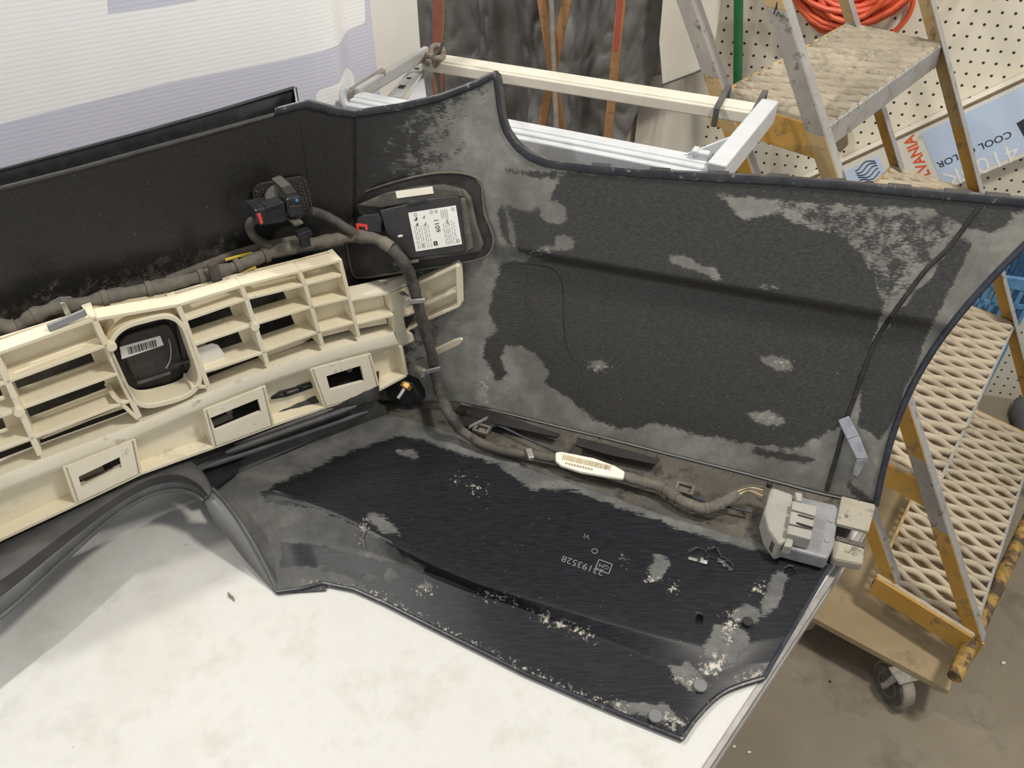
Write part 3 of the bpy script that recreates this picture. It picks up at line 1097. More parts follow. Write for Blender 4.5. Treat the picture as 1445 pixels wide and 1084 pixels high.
# vertical ribs
rib((-8, 497), (57, 643), .0060)
rib((131, 447), (150, 488), .0060)
rib((150, 488), (197, 590), .0060)
rib((251, 430), (261, 453), .0056)
rib((261, 453), (294, 546), .0056)
rib((341, 404), (348, 422), .0056)
rib((348, 422), (378, 514), .0056)
rib((423, 384), (431, 403), .0054)
rib((431, 403), (456, 489), .0054)
rib((480, 367), (507, 476), .0050)
rib((-140, 560), (-70, 700), .006)
# horizontal ribs
for p, q in (((-130, 545), (131, 452)), ((131, 452), (252, 431)), ((252, 431), (341, 404)), ((341, 404), (424, 383)), ((424, 383), (480, 368))):
    rib(p, q, depth=.019)
for p, q in (((-110, 585), (9, 540)), ((9, 540), (150, 488)), ((-95, 625), (33, 576)), ((33, 576), (166, 528)), ((-85, 665), (48, 618)), ((48, 618), (184, 566)),
             ((262, 452), (348, 422)), ((275, 487), (358, 459)), ((289, 525), (375, 497)),
             ((348, 422), (431, 402)), ((360, 458), (438, 434)), ((374, 496), (447, 470)),
             ((431, 402), (482, 389)), ((438, 434), (493, 421)), ((447, 470), (499, 456)),
             ((150, 488), (160, 485))):
    rib(p, q)
win_top = 10


def w4(bl, br, top):
    """window from its lower corners, its hidden top raised by `top` px"""
    dx = .42
    return [(bl[0] - top * dx, bl[1] - top), (br[0] - top * dx, br[1] - top), br, bl]


panel(((-15, 500), (131, 453), (149, 488), (8, 541)), .024)
panel(((8, 541), (149, 488), (165, 528), (33, 576)), D, w4((19, 553), (134, 512), 22))
panel(((33, 576), (165, 528), (183, 566), (48, 618)), D, w4((39, 592), (152, 549), 22))
panel(((48, 618), (183, 566), (197, 590), (57, 640)), D, w4((60, 620), (166, 578), 14))
panel(((-140, 560), (-15, 500), (8, 541), (-115, 590)), .024)
panel(((-115, 590), (8, 541), (33, 576), (-95, 625)), D, w4((-80, 590), (5, 560), 20))
panel(((-95, 625), (33, 576), (48, 618), (-85, 665)), D, w4((-70, 640), (10, 606), 20))
panel(((-85, 665), (48, 618), (57, 640), (-75, 690)), D)
panel(((253, 430), (341, 404), (348, 422), (262, 452)), D)
panel(((262, 452), (348, 422), (358, 459), (275, 487)), D, w4((269, 468), (330, 447), 20))
panel(((275, 487), (358, 459), (375, 497), (289, 525)), D, w4((296, 500), (343, 484), 20))
panel(((289, 525), (375, 497), (378, 514), (294, 546)), D, w4((302, 524), (357, 505), 10))
panel(((341, 404), (424, 383), (431, 402), (348, 422)), D)
panel(((348, 422), (431, 402), (438, 434), (358, 459)), D, w4((357, 440), (406, 425), 20))
panel(((358, 459), (438, 434), (447, 470), (375, 497)), D, w4((368.5, 475), (417, 459), 20))
panel(((375, 497), (447, 470), (456, 489), (378, 514)), D, w4((377, 503), (429, 484), 10))
panel(((424, 383), (480, 368), (482, 389), (431, 402)), D)
panel(((431, 402), (482, 389), (493, 421), (438, 434)), D - .006)
panel(((438, 434), (493, 421), (499, 456), (447, 470)), D - .006)
panel(((447, 470), (499, 456), (507, 476), (456, 489)), D - .006)
# bosses
for x, y in ((26, 579), (358, 459), (156, 487)):
    MB().cyl(ap(x, y) + NL * .001, NL, .0055, .010, 16).build('boss', M['absorber'], ab, smooth=True, bevel=.0008)
# torn white flap
MB().prism([ap(277, 492, .012), ap(300, 485, .012), ap(308, 487, .012), ap(317, 500, .012), ap(319, 509, .014), ap(286, 520, .012)], -NL * .002).build('torn_flap', M['foam'], ab, bevel=.001)
# ring
ring_in = [(160, 497), (162, 483), (170, 472), (184, 463), (208, 456), (230, 451), (243, 453), (254, 461), (261, 474), (268, 495), (277, 521), (279, 537), (271, 550), (256, 559), (232, 566), (210, 570), (196, 566), (187, 556), (178, 540), (168, 517)]
ring_in = [tuple(p) for p in cat2(ring_in + [ring_in[0]], 3)[:-1]]
cx, cy = 219, 510
ro, ri = [], []
for x, y in ring_in:
    d = math.hypot(x - cx, y - cy)
    ro.append(ap(cx + (x - cx) * (1 + 7 / d), cy + (y - cy) * (1 + 7 / d)))
    ri.append(ap(x, y))
rm = MB()
n = len(ri)
vs = ro + ri + [p - NL * .032 for p in ro] + [p - NL * .032 for p in ri]
fs = []
for i in range(n):
    j = (i + 1) % n
    fs += [(i, j, n + j, n + i), (n + i, n + j, 3 * n + j, 3 * n + i), (j, i, 2 * n + i, 2 * n + j), (2 * n + i, 3 * n + i, 3 * n + j, 2 * n + j)]
rm.add(vs, fs).build('socket_ring', M['absorber'], ab, smooth=True, bevel=.001)
panel(((131, 453), (251, 431), (261, 453), (150, 488)), .031, name='back_panel')
# struts from ring to frame
rib((160, 560), (195, 592), .004)
rib((270, 548), (294, 546), .004)

# long rounded beam below the cells
bu = [(-90, 700), (57, 642), (196, 590), (294, 547), (378, 514), (456, 489), (507, 476), (556, 464)]
bl = [(-90, 730), (75, 664), (196, 616), (294, 574), (378, 541), (456, 515), (512, 500), (562, 488)]
f0 = catmull([ap(x, y, .012) for x, y in bu], 4)
f1 = catmull([ap(x, y + 7, .001) for x, y in bu], 4)
f2 = catmull([ap(x, y - 4, -.002) for x, y in bl], 4)
f3 = catmull([ap(x, y, .002) for x, y in bl], 4)
f4 = catmull([ap(x, y + 4, .018) for x, y in bl], 4)
f5 = [p - NL * .020 for p in f0]
MB().grid([f5, f0, f1, f2, f3, f4]).build('beam', M['absorber_scuffed'], ab, smooth=True, angle=60)

# lower row of pockets
UP = [(-90, 732), (92, 659), (188, 621), (290, 578), (372, 546), (440, 521), (521, 500), (566, 489)]
LO = [(-90, 805), (110, 711), (198, 669), (304, 631), (385, 601), (460, 575), (535, 551), (574, 530)]


def lowseg(i, kind, win=None):
    quad = (UP[i], UP[i + 1], LO[i + 1], LO[i])
    if kind == 'recess':
        panel(quad, .019, name='pocket_back')
    else:
        Q = quad
        panel(Q, .0, win, th=.005, name='pocket_face', mat='absorber_scuffed')
    rib(LO[i], LO[i + 1], .005, .030, name='lower_rim')


lowseg(0, 'recess')
lowseg(1, 'face', [(111, 673), (169, 645), (172, 660), (115, 690)])
lowseg(2, 'recess')
lowseg(3, 'face', [(297, 590), (364, 563), (369, 581), (304, 608)])
lowseg(4, 'recess')
lowseg(5, 'face', [(460.5, 531), (509, 516), (514.5, 538), (466, 551)])
lowseg(6, 'recess')
for i in range(1, 8):
    rib(UP[i], LO[i], .0055, .024, name='pocket_rib')
# retainers seen through the windows
for x, y in ((128, 664), (312, 590), (483, 533)):
    p = ap(x, y, .034)
    k = MB()
    k.box(p, EL * .014, NL * .006, V((0, 0, .004)))
    k.box(p + EL * .012 + V((0, 0, .007)), EL * .004, NL * .004, V((0, 0, .004)))
    k.cyl(p - V((0, 0, .010)), (0, 0, 1), .003, .012, 8)
    k.build('retainer', M['grey_plug'], ab, bevel=.001)
# open spring clip in the middle pocket
q = MB()
for a, b in (((383, 562), (395, 554)), ((395, 554), (438, 541)), ((438, 541), (440, 546)), ((440, 546), (405, 558)), ((405, 558), (383, 562)), ((400, 552), (404, 557)), ((420, 545), (426, 549))):
    q.tube([ap(*a, .016), ap(*b, .016)], .0022, 6)
q.build('clip_frame', M['black'], ab)
pp = MB().prism([ap(x, y, .018) for x, y in ((403, 550), (420, 545), (428, 549), (408, 556))], -NL * .002)
pp.build('clip_tongue', M['absorber'], ab)
MB().prism([ap(x, y, .0265) for x, y in ((386, 556), (392, 546), (418, 538), (420, 546), (396, 556))], -NL * .003).build('slot', M['dark_hole'], ab)

# right-hand end of the absorber
panel(((497, 425), (549, 415), (555, 444), (503, 458)), .022)
panel(((505, 459), (553, 447), (556, 466), (509, 475)), .020)
rib((503, 458), (556, 445), .004)
rib((496, 424), (549, 414), .004)
tb = MB()
tb.box8([ap(494, 424), ap(549, 414), ap(580, 400, .004), ap(576, 386, .022)], [ap(500, 402, .03) , ap(549, 396, .032), ap(578, 388, .034), ap(577, 384, .034)])
tb.build('end_shelf', M['absorber_scuffed'], ab, bevel=.002)
MB().prism([ap(x, y, .006) for x, y in ((548, 415), (581, 402), (592, 438), (571, 448), (574, 467), (583, 470), (587, 482), (562, 492), (556, 470), (553, 444))], -NL * .022).build('end_block', M['absorber'], ab, bevel=.003)
E0 = ap(578, 430)
E1 = onS(652, 425, .022)
ED = V((E1.x - E0.x, E1.y - E0.y, 0)).normalized()
NE = V((ED.y, -ED.x, 0))


def ae(x, y, off=0.0):
    return onpl(x, y, E0 - NE * off, NE)


def rib_e(p, q, th, depth, off):
    a, b = ae(*p, off), ae(*q, off)
    wv = (b - a).normalized().cross(NE).normalized() * th / 2
    bk = -NE * depth
    MB().box8([a - wv, b - wv, b + wv, a + wv], [a - wv * 1.6 + bk, b - wv * 1.6 + bk, b + wv * 1.6 + bk, a + wv * 1.6 + bk]).build('rib', M['absorber'], ab, bevel=.0007)


wing = [(586, 400), (644, 374), (647, 378), (647, 432), (603, 451)]
MB().prism([ae(x, y, .016) for x, y in wing], -NE * .004).build('wing', M['absorber'], ab, bevel=.001)
for p, q in (((588, 402), (645, 376)), ((598, 432), (643, 411)), ((604, 451), (647, 432)), ((645, 376), (647, 432))):
    rib_e(p, q, .004, .016, .0)
MB().prism([ae(x, y, .022) for x, y in ((590, 452), (626, 443), (627, 484), (612, 502), (600, 500))], -NE * .004).build('end_plate', M['absorber'], ab)
rib_e((572, 446), (592, 437), .004, .02, .004)
rib_e((575, 466), (594, 456), .004, .02, .004)
MB().prism([ae(x, y, .006) for x, y in ((611, 494), (640, 480), (651, 477), (654, 480), (648, 488), (616, 503))], -NE * .014).build('tongue', M['absorber'], ab, bevel=.002)
MB().prism([ae(x, y, .010) for x, y in ((566, 498), (596, 486), (606, 508), (574, 530))], -NE * .01).build('end_foot', M['absorber'], ab, bevel=.002)
MB().prism([ae(x, y, .006) for x, y in ((588, 518), (604, 505), (608, 520), (607, 534), (600, 537), (592, 532))], -NE * .006).build('clip_tab', M['absorber'], ab, bevel=.001)

# ------------------------------------------------------------------ things sitting in/on the absorber and bumper
# black socket cover behind the ring
cov = thing('socket_cover', 'black square cover with a barcode sticker inside the cream ring', 'cover', ap(218, 560, .05))
ring_s = [(x + (219 - x) * -.02, y + (508 - y) * -.02) for x, y in ring_in]
MB().prism([ap(x, y, .0) - NL * .035 for x, y in ring_s], -NL * .004).build('cover_plate', M['dark_hole'], cov)
sq = [(168, 484), (178, 474), (232, 458), (240, 460), (246, 470), (258, 508), (254, 520), (206, 538), (196, 536), (186, 528)]
MB().prism([ap(x, y, .028) for x, y in sq], -NL * .007).build('cover_body', M['black_matte'], cov, bevel=.002)
MB().prism([ap(x, y, .0275) for x, y in ((247, 456), (254, 466), (268, 498), (274, 512), (262, 524), (250, 470))], -NL * .006).build('cover_arm', M['black_matte'], cov, bevel=.001)
MB().tube([ap(246, 515, .024), ap(275, 507, .024)], .0016, 8).build('latch_rod', M['strap'], cov, smooth=True)
MB().tube([ap(194, 541, .026), ap(240, 526, .026)], .0022, 8).build('hinge_bar', M['strap'], cov, smooth=True)
MB().tube(catmull([ap(238, 478, .027), ap(241, 492, .027), ap(240, 508, .027), ap(234, 520, .027)], 5), .0008, 6).build('strap_wire', M['grey_plug'], cov)
sp_ = [(169, 490), (226, 474), (231, 487), (172, 507)]
st = MB().prism([ap(x, y, .0275) for x, y in sp_], -NL * .0004).build('sticker', M['label'], cov)
bars = MB()
random.seed(3)
xx = 181.0
while xx < 219:
    wd = random.choice((.7, .7, 1.1, 1.8))
    y0 = 499.5 - (xx - 181) * .285
    bars.prism([ap(x, y, .0268) for x, y in ((xx - 1.2, y0 - 8.5), (xx + wd - 1.2, y0 - 8.5 - wd * .28), (xx + wd + 1.2, y0 + 1 - wd * .28), (xx + 1.2, y0 + 1))], -NL * .0003)
    xx += wd + random.choice((.9, .9, 1.4))
bars.build('barcode', M['ink'], st)
text_mb('L', .0075, ap(192, 530, .0275), EL * -1, V((0, 0, -1)), .0, None).build('moulded_mark', M['strap'], cov)

# radar module on its bracket in the corner
_a, _b, _c = onS(505, 345), onS(690, 345), onS(610, 250)
NMd = (_b - _a).cross(_c - _a).normalized()
if NMd.dot(CAM - _a) < 0:
    NMd = -NMd
PM = _a + NMd * .019


def onM(x, y, off=0.0):
    return onpl(x, y, PM + NMd * off, NMd)


# wiring harness
hz = thing('wiring_harness', 'black taped wiring harness running along the absorber and down to the grey plug', 'wiring', (-.2, .85, .05))
mainL = [(-60, 470, -.842), (-10, 458, -.842), (20, 463, -.842), (45, 448, -.842), (75, 436, -.842), (110, 430, -.842), (160, 418, -.842), (210, 408, -.842), (270, 394, -.842), (320, 381, -.842), (350, 370, -.842), (385, 356, -.842), (430, 345, -.842), (470, 339, -.842)]
p1 = [onL(x, y, c) for x, y, c in mainL]
p2 = [onM(500, 334, .012), onM(530, 337, .016), onM(553, 350, .019), onM(570, 371, .019), ae(581, 395, -.012), ae(589, 425, -.012), ae(598, 460, -.012), ae(608, 495, -.012), ae(614, 525, -.008), onS(620, 552, .02)]
p3 = [onz(632, 580, .075), onz(648, 606, .045), onz(680, 626, .036), onz(720, 638, .034), onz(752, 642, .034), onz(785, 648, .034)]
p4 = [onz(785, 648, .034), onz(830, 660, .034), onz(882, 673, .034), onz(905, 680, .034), onz(935, 689, .034), onz(960, 706, .036), onz(990, 718, .038), onz(1015, 712, .040), onz(1040, 698, .044)]
seg = catmull(p1 + p2[:3], 5)
rad = [.0079 + .0010 * math.sin(i * .9) + .0006 * math.sin(i * 2.3) for i in range(len(seg))]
MB().tube(seg, rad, 12).build('main_loom', M['tape_dust'], hz, smooth=True, label='dusty grey taped main loom')
seg = catmull(p2[2:] + p3[:2], 6)
MB().tube(seg, [.0078 + .0005 * math.sin(i * 1.4) for i in range(len(seg))], 12).build('branch_loom', M['tape'], hz, smooth=True)
seg = catmull(p3[1:], 5)
MB().tube(seg, .0068, 12).build('branch_loom', M['dusty'], hz, smooth=True)
seg = catmull(p4, 5)
MB().tube(seg, [.0075 + .0005 * math.sin(i * 1.7) for i in range(len(seg))], 12).build('branch_loom', M['tape_dust'], hz, smooth=True)
# tape turns
for pth, idx in ((catmull(p1, 4), range(3, 46, 5)), (catmull(p2[3:], 4), range(2, 22, 3)), (catmull(p4[3:], 4), range(1, 18, 3))):
    for i in idx:
        if i + 1 < len(pth):
            a = pth[i]
            d = (pth[i + 1] - a).normalized()
            MB().tube([a - d * .003, a + d * .003], .0096 if pth[0].z > .1 and pth[0].x < -.4 else .0084, 12).build('tape_turn', M['tape_dust'] if pth[0].z < .1 or pth[0].x < -.4 else M['tape'], hz, smooth=True)
# wire tag
tg = [(784, 638), (792, 637), (838, 646), (868, 657), (882, 665), (880, 675), (860, 672), (820, 665), (792, 656), (784, 649)]
tgo = MB().prism([onz(x, y, .043) for x, y in tg], (0, 0, -.006)).build('wire_tag', M['label_old'], hz, bevel=.002, label='white paper wire tag')
bars = MB()
random.seed(5)
xx = 794.0
while xx < 862:
    wd = random.choice((.8, 1.0, 1.6))
    y0 = 641 + (xx - 794) * .235
    bars.prism([onz(x, y, .0438) for x, y in ((xx + 1, y0), (xx + wd + 1, y0 + .3), (xx + wd - 1, y0 + 7.3), (xx - 1, y0 + 7))], (0, 0, -.0006))
    xx += wd + random.choice((1.0, 1.4))
xx = 798.0
while xx < 838:
    y0 = 652 + (xx - 798) * .24
    bars.prism([onz(x, y, .0438) for x, y in ((xx, y0), (xx + 2.6, y0 + .6), (xx + 2.2, y0 + 3.2), (xx - .4, y0 + 2.6))], (0, 0, -.0006))
    xx += 4
bars.build('printing', M['tan_wire'], tgo)
# bare wires at the plug
for k in range(5):
    a = onz(1036 + k, 694 + 2.2 * k, .046)
    b = onz(1056, 686 + 2 * k, .056 - .002 * k)
    c = onz(1076, 688 + 4 * k, .052)
    MB().tube(catmull([a, b, c], 5), .0015, 6).build('wire', M['tan_wire'] if k % 2 else M['tape_dust'], hz, smooth=True)
# clips
for (x, y, dx, dy, dep) in ((588, 425, 12, -1, -.0215), (609, 523, 12, -3, -.020)):
    a, b = ae(x - dx, y - dy, dep), ae(x + dx, y + dy, dep)
    m = MB()
    m.bar(a, b, V((0, 0, .0035)), NL * .002)
    m.box(a - NL * .008, EL * .004, NL * .010, V((0, 0, .007)))
    m.build('loom_clip', M['clip_steel'], hz, bevel=.001, label='pale steel loom clip')
m = MB()
a = onL(430, 339, -.828)
m.box(a, EL * .006, NL * .004, V((0, 0, .009)))
m.box(a + V((0, 0, .010)), EL * .009, NL * .006, V((0, 0, .004)))
m.build('loom_clip', M['black'], hz, bevel=.001)
a = onL(303, 384, -.829)
MB().box(a, EL * .006, NL * .003, V((0, 0, .012))).build('loom_clip', M['tape'], hz, bevel=.001)
a = onz(748, 641, .042)
MB().box(a, V((.004, .001, 0)), V((-.002, .009, 0)), V((0, 0, .003))).build('loom_clip', M['clip_steel'], hz, bevel=.001, label='pale steel loom clip')
# white clip bracket near the left
a = ap(95, 441, .03)
m = MB()
m.prism([ap(x, y, .002) for x, y in ((66, 460), (120, 437), (124, 446), (70, 469))], -NL * .004)
m.build('clip_foot', M['grey_flap'], hz, bevel=.001)
MB().prism([onL(x, y, -.86) for x, y in ((62, 440), (70, 428), (84, 421), (100, 420), (108, 425), (106, 432), (80, 440))], -NL * .003).build('clip_disc', M['grey_flap'], hz)
MB().prism([onL(x, y, -.825) for x, y in ((85, 428), (92, 427), (101, 444), (94, 449))], -NL * .003).build('clip_strap', M['clip_steel'], hz, bevel=.001)
# yellow wire showing through the tape
MB().tube([onL(318, 367, -.846), onL(335, 362, -.846), onL(356, 357, -.848)], .0018, 6).build('wire', M['yellow_wire'], hz)
MB().prism([onL(344, 383.5, -.8305), onL(361, 376, -.8305), onL(362, 379, -.8305)], -NL * .001).build('tape_mark', M['yellow_wire'], hz)
# upper return strand and loop to the parking sensor
MB().tube(catmull([onL(x, y, c) for x, y, c in ((236, 396, -.868), (280, 379, -.868), (330, 360, -.866), (372, 348, -.862), (400, 342, -.855), (430, 336, -.848))], 5), .0058, 10).build('branch_loom', M['tape_dust'], hz, smooth=True)
MB().tube(catmull([onL(x, y, c) for x, y, c in ((364, 309, -.835), (354, 313, -.835), (353, 325, -.838), (362, 337, -.84), (380, 347, -.845))], 6), .0052, 10).build('branch_loom', M['tape'], hz, smooth=True)
MB().tube(catmull([onL(x, y, c) for x, y, c in ((438, 298, -.855), (455, 303, -.855), (475, 313, -.85), (488, 322, -.842), (500, 328, -.838))], 6), .0062, 10).build('branch_loom', M['tape'], hz, smooth=True)
MB().prism([onL(x, y, -.864) for x, y in ((372, 372), (420, 356), (487, 345), (490, 354), (468, 362), (430, 366))], -NL * .006).build('loom_bracket', M['black'], hz, bevel=.002)

# parking sensor
ps = thing('parking_sensor', 'small black parking sensor with red plug tab on the rear panel', 'sensor', onL(400, 300, -.87))
plate = [(357, 270), (361, 263), (368, 259), (424, 249), (432, 252), (438, 262), (441, 296), (436, 305), (366, 318), (360, 312)]
MB().prism([onL(x, y, -.869) for x, y in plate], -NL * .004).build('mount_plate', M['black_matte'], ps, bevel=.001)
hx = MB()
for (x0, y0, nx, ny) in ((362, 270, 3, 7), (421, 258, 3, 9)):
    for i in range(nx):
        for j in range(ny):
            hx.cyl(onL(x0 + i * 4.5 + j * 1.3, y0 + j * 4.6 + (i % 2) * 2.2 - i * .9, -.8685), NL, .0014, .0012, 6)
hx.build('hex_relief', M['tape'], ps, kind='stuff')
ctr = onL(393, 283, -.855)
MB().tube([onL(390, 288, -.866), onL(394, 279, -.835)], [.017, .0155], 20).build('sensor_barrel', M['bracket'], ps, smooth=True)
MB().prism([onL(x, y, -.825) for x, y in ((396, 264), (410, 259), (421, 275), (405, 279))], -NL * .03).build('sensor_top', M['bracket'], ps, bevel=.002)
MB().prism([onL(x, y, -.812) for x, y in ((404, 284), (407, 280), (424, 277), (429, 282), (431, 303), (424, 310), (412, 309), (406, 300))], -NL * .040).build('sensor_body', M['black'], ps, bevel=.003)
MB().prism([onL(x, y, -.8105) for x, y in ((408, 291), (426, 289), (428, 303), (412, 306))], -NL * .002).build('sensor_cap', M['module'], ps, bevel=.001)
MB().cyl(onL(419, 283, -.8112), NL, .0018, .001, 12).build('blue_mark', M['blue_dot'], ps)
MB().prism([onL(x, y, -.806) for x, y in ((413, 315), (427, 312), (429, 316), (416, 320))], -NL * .02).build('sensor_foot', M['bracket'], ps, bevel=.001)
MB().prism([onL(x, y, -.815) for x, y in ((360, 297), (403, 288), (406, 309), (402, 314), (368, 319), (361, 312))], -NL * .032).build('plug', M['black'], ps, bevel=.002)
MB().prism([onL(x, y, -.813) for x, y in ((376, 293), (401, 285), (402, 289), (378, 297))], -NL * .02).build('plug_latch', M['black'], ps, bevel=.001)
MB().prism([onL(x, y, -.8135) for x, y in ((363, 303), (368, 301), (372, 315), (368, 317))], -NL * .006).build('lock_tab', M['red'], ps, bevel=.0008, label='red lock tab')

rd = thing('radar_module', 'black control module with a white sticker on a perforated corner bracket', 'module', PM)
outl = cat2([(486, 300), (492, 283), (505, 274), (560, 256), (610, 245), (645, 244), (668, 249), (679, 258), (681, 280), (684, 303), (694, 328), (696, 345), (688, 360), (668, 368), (620, 376), (560, 385), (512, 392), (497, 385), (489, 345)], 3)
outl = outl
MB().prism([onM(x, y, -.012) for x, y in outl], -NMd * .003).build('bracket_plate', M['black_matte'], rd, bevel=.0006)
MB().tube([onM(x, y, -.011) for x, y in outl], .0014, 6).build('bracket_rim', M['tape_dust'], rd, smooth=True)
pf = MB()
for i in range(11):
    for j in range(4):
        pf.cyl(onM(609 + i * 4.3 + (j % 2) * 2.1, 244.5 + j * 3.6 + i * .35, -.0118), NMd, .0012, .0008, 6)
for i in range(16):
    for j in range(4):
        pf.cyl(onM(506 + i * 4.3 + (j % 2) * 2.1, 383 + j * 3.4 - i * .9, -.0118), NMd, .0012, .0008, 6)
pf.build('perforation', M['dark_hole'], rd, kind='stuff')
MB().prism([onM(x, y, -.004) for x, y in ((502, 290), (540, 274), (590, 263), (625, 261), (655, 268), (664, 280), (672, 318), (682, 345), (678, 356), (560, 372), (540, 330), (505, 300))], -NMd * .008).build('bracket_tray', M['bracket'], rd, bevel=.002)
MB().prism([onM(x, y, .002) for x, y in ((502, 290), (545, 272), (600, 262), (650, 268), (652, 278), (590, 285), (538, 294))], -NMd * .008).build('bracket_hood', M['bracket'], rd, bevel=.002)
MB().prism([onM(x, y, .0028) for x, y in ((558, 270), (610, 263), (612, 273), (560, 280))], -NMd * .0006).build('tape_label', M['label_old'], rd)
MB().prism([onM(x, y, .008) for x, y in ((535, 297), (575, 288), (577, 284), (645, 276), (648, 279), (657, 352), (655, 356), (573, 366), (545, 330))], -NMd * .012).build('module_body', M['module'], rd, bevel=.0015)
MB().prism([onM(x, y, .010) for x, y in ((574, 287), (600, 281), (601, 284), (575, 290))], -NMd * .006).build('module_catch', M['module'], rd)
MB().prism([onM(x, y, .004) for x, y in ((646, 279), (656, 281), (668, 350), (655, 357))], -NMd * .006).build('bracket_wall', M['bracket'], rd, bevel=.001)
MB().prism([onM(x, y, .009) for x, y in ((554, 372), (590, 366), (590, 370), (556, 376))], -NMd * .006).build('bracket_foot', M['bracket'], rd)
lq = [(576, 300.5), (643, 290), (652, 344.5), (587, 355)]
lb = MB().prism([onM(x, y, .0088) for x, y in lq], -NMd * .0006).build('sticker', M['label'], rd, label='white printed sticker')
P00, P10, P11, P01 = [onM(x, y, .0091) for x, y in (lq[3], lq[2], lq[1], lq[0])]


def LP(a, b):
    return P00.lerp(P10, a).lerp(P01.lerp(P11, a), b)


exl = (P10 - P00).normalized()
eyl = (P01 - P00).normalized()
LW, LH = (P10 - P00).length, (P01 - P00).length
pr = MB()
# tiny text columns run up the label: drawn as hair-thin lines of print
random.seed(11)
for a in (.07, .11, .16, .21, .27, .31, .36, .68, .72, .76, .80, .85, .90):
    b = .06
    while b < (.62 if a < .4 else .6):
        ln = random.uniform(.04, .14)
        p, q = LP(a, b), LP(a, min(b + ln, .64))
        pr.bar(p, q, exl * .00028, NMd * .0001)
        b += ln + .03
for a in (.68, .72, .76, .80):
    pr.bar(LP(a, .72), LP(a, .95), exl * .00028, NMd * .0001)
pr.build('small_print', M['ink_grey'], lb, kind='stuff')
text_mb('6011', .0088, LP(.60, .40), eyl, -exl, .0002).build('number_print', M['ink'], lb)
text_mb('24A', .0042, LP(.80, .56), eyl, -exl, .0002).build('number_print', M['ink'], lb)
text_mb('FA', .0040, LP(.20, .08), eyl, -exl, .0002).build('number_print', M['ink'], lb)
ink = MB()
for a, b, s in ((.13, .80, .0045), (.13, .66, .0035), (.30, .82, .0025), (.30, .64, .0025)):
    ink.box(LP(a, b), exl * s * .45, eyl * s * .16, NMd * .0001)
    ink.box(LP(a + .02, b + .03), exl * s * .2, eyl * s * .4, NMd * .0001)
for a, b in ((.48, .93), (.58, .93), (.93, .10), (.93, .92), (.14, .93)):
    ink.ring(LP(a, b), NMd, .0016, .0019, .0002, 14)
for sgn in (-1, 1):
    ink.box(LP(.45, .13) + exl * sgn * .0018, exl * .0008, eyl * .0026, NMd * .0001)
    ink.box(LP(.45, .13) + eyl * sgn * .0018, exl * .0026, eyl * .0008, NMd * .0001)
ink.build('symbol_print', M['ink'], lb, kind='stuff')
MB().prism([onM(x, y, .012) for x, y in ((502, 309), (512, 303), (534, 301), (538, 312), (537, 330), (512, 331), (504, 322))], -NMd * .018).build('connector', M['black'], rd, bevel=.002)
MB().prism([onM(x, y, .013) for x, y in ((502, 316), (504, 315), (518, 317), (519, 325), (516, 325), (515, 320), (506, 320), (507, 327), (504, 326))], -NMd * .004).build('lock_tab', M['red'], rd, label='red lock tab')
MB().box(onM(565, 333, .0085), exl * .003, eyl * .0012, NMd * .0008).build('paint_fleck', M['label'], rd)

# gold stud
gs = thing('brass_stud', 'gold hex nut on a short stud in the black pocket right of the absorber', 'bolt', onS(573, 545, .03))
p = onS(573, 545, .035)
d = (onS(565, 557, .05) - p).normalized()
MB().tube([p - d * .004, p + d * .004], .0085, 6).build('nut', M['brass'], gs, bevel=.001)
MB().tube([p - d * .006, p + d * .022], .003, 10).build('stud', M['clip_steel'], gs, smooth=True)

# grey plug at the end of the channel
gp = thing('grey_plug', 'dusty grey multi-pin plug housing at the right end of the bumper channel', 'connector', onz(1130, 760, .02))


def gpz(px, z, h, name, mat='grey_plug', bev=.002, label=None):
    return MB().prism([onz(x, y, z) for x, y in px], (0, 0, -h)).build(name, M[mat], gp, bevel=bev, label=label)


gpz([(1118, 698), (1180, 712), (1184, 720), (1177, 770), (1168, 788), (1100, 770), (1108, 730)], .046, .022, 'flange', 'grey_flap', .003)
gpz([(1088, 686), (1120, 697), (1119, 760), (1100, 768), (1084, 745), (1078, 722)], .056, .034, 'housing', bev=.004)
gpz([(1118, 706), (1154, 714), (1151, 728), (1117, 718)], .068, .02, 'shell')
gpz([(1116, 720), (1150, 730), (1148, 745), (1113, 738)], .068, .02, 'shell')
gpz([(1112, 740), (1147, 748), (1145, 761), (1110, 752)], .067, .02, 'shell')
gpz([(1122, 693), (1133, 696), (1132, 708), (1124, 706)], .064, .02, 'catch')
gpz([(1110, 758), (1121, 757), (1118, 772), (1106, 770)], .058, .016, 'catch')
gpz([(1078, 735), (1083, 733), (1092, 757), (1098, 768), (1093, 768), (1084, 752)], .048, .02, 'cover_arm', 'tape')
for a, b in (((1126, 727), (1148, 733)), ((1124, 738), (1147, 745))):
    MB().bar(onz(*a, .0685), onz(*b, .0685), V((.0003, .0009, 0)), V((0, 0, .0008))).build('slot', M['dark_hole'], gp)
for x, y in ((1172, 735), (1167, 763)):
    MB().cyl(onz(x, y, .0465), (0, 0, 1), .0032, .002, 14).build('rivet', M['grey_flap'], gp, smooth=True)
MB().cyl(onz(1086, 684, .06), (0, 0, 1), .004, .006, 14).build('screw', M['dark_hole'], gp, smooth=True)

# twig on the table
tw = thing('dry_twig', 'tiny curled dry twig on the white table in front of the bumper', 'twig', onz(325, 842, 0))
MB().tube([onz(322, 836, .003), onz(324, 841, .0035), onz(328, 843, .003), onz(330, 848, .002)], [.0006, .0016, .0014, .0006], 6).build('stem', M['debris'], tw)

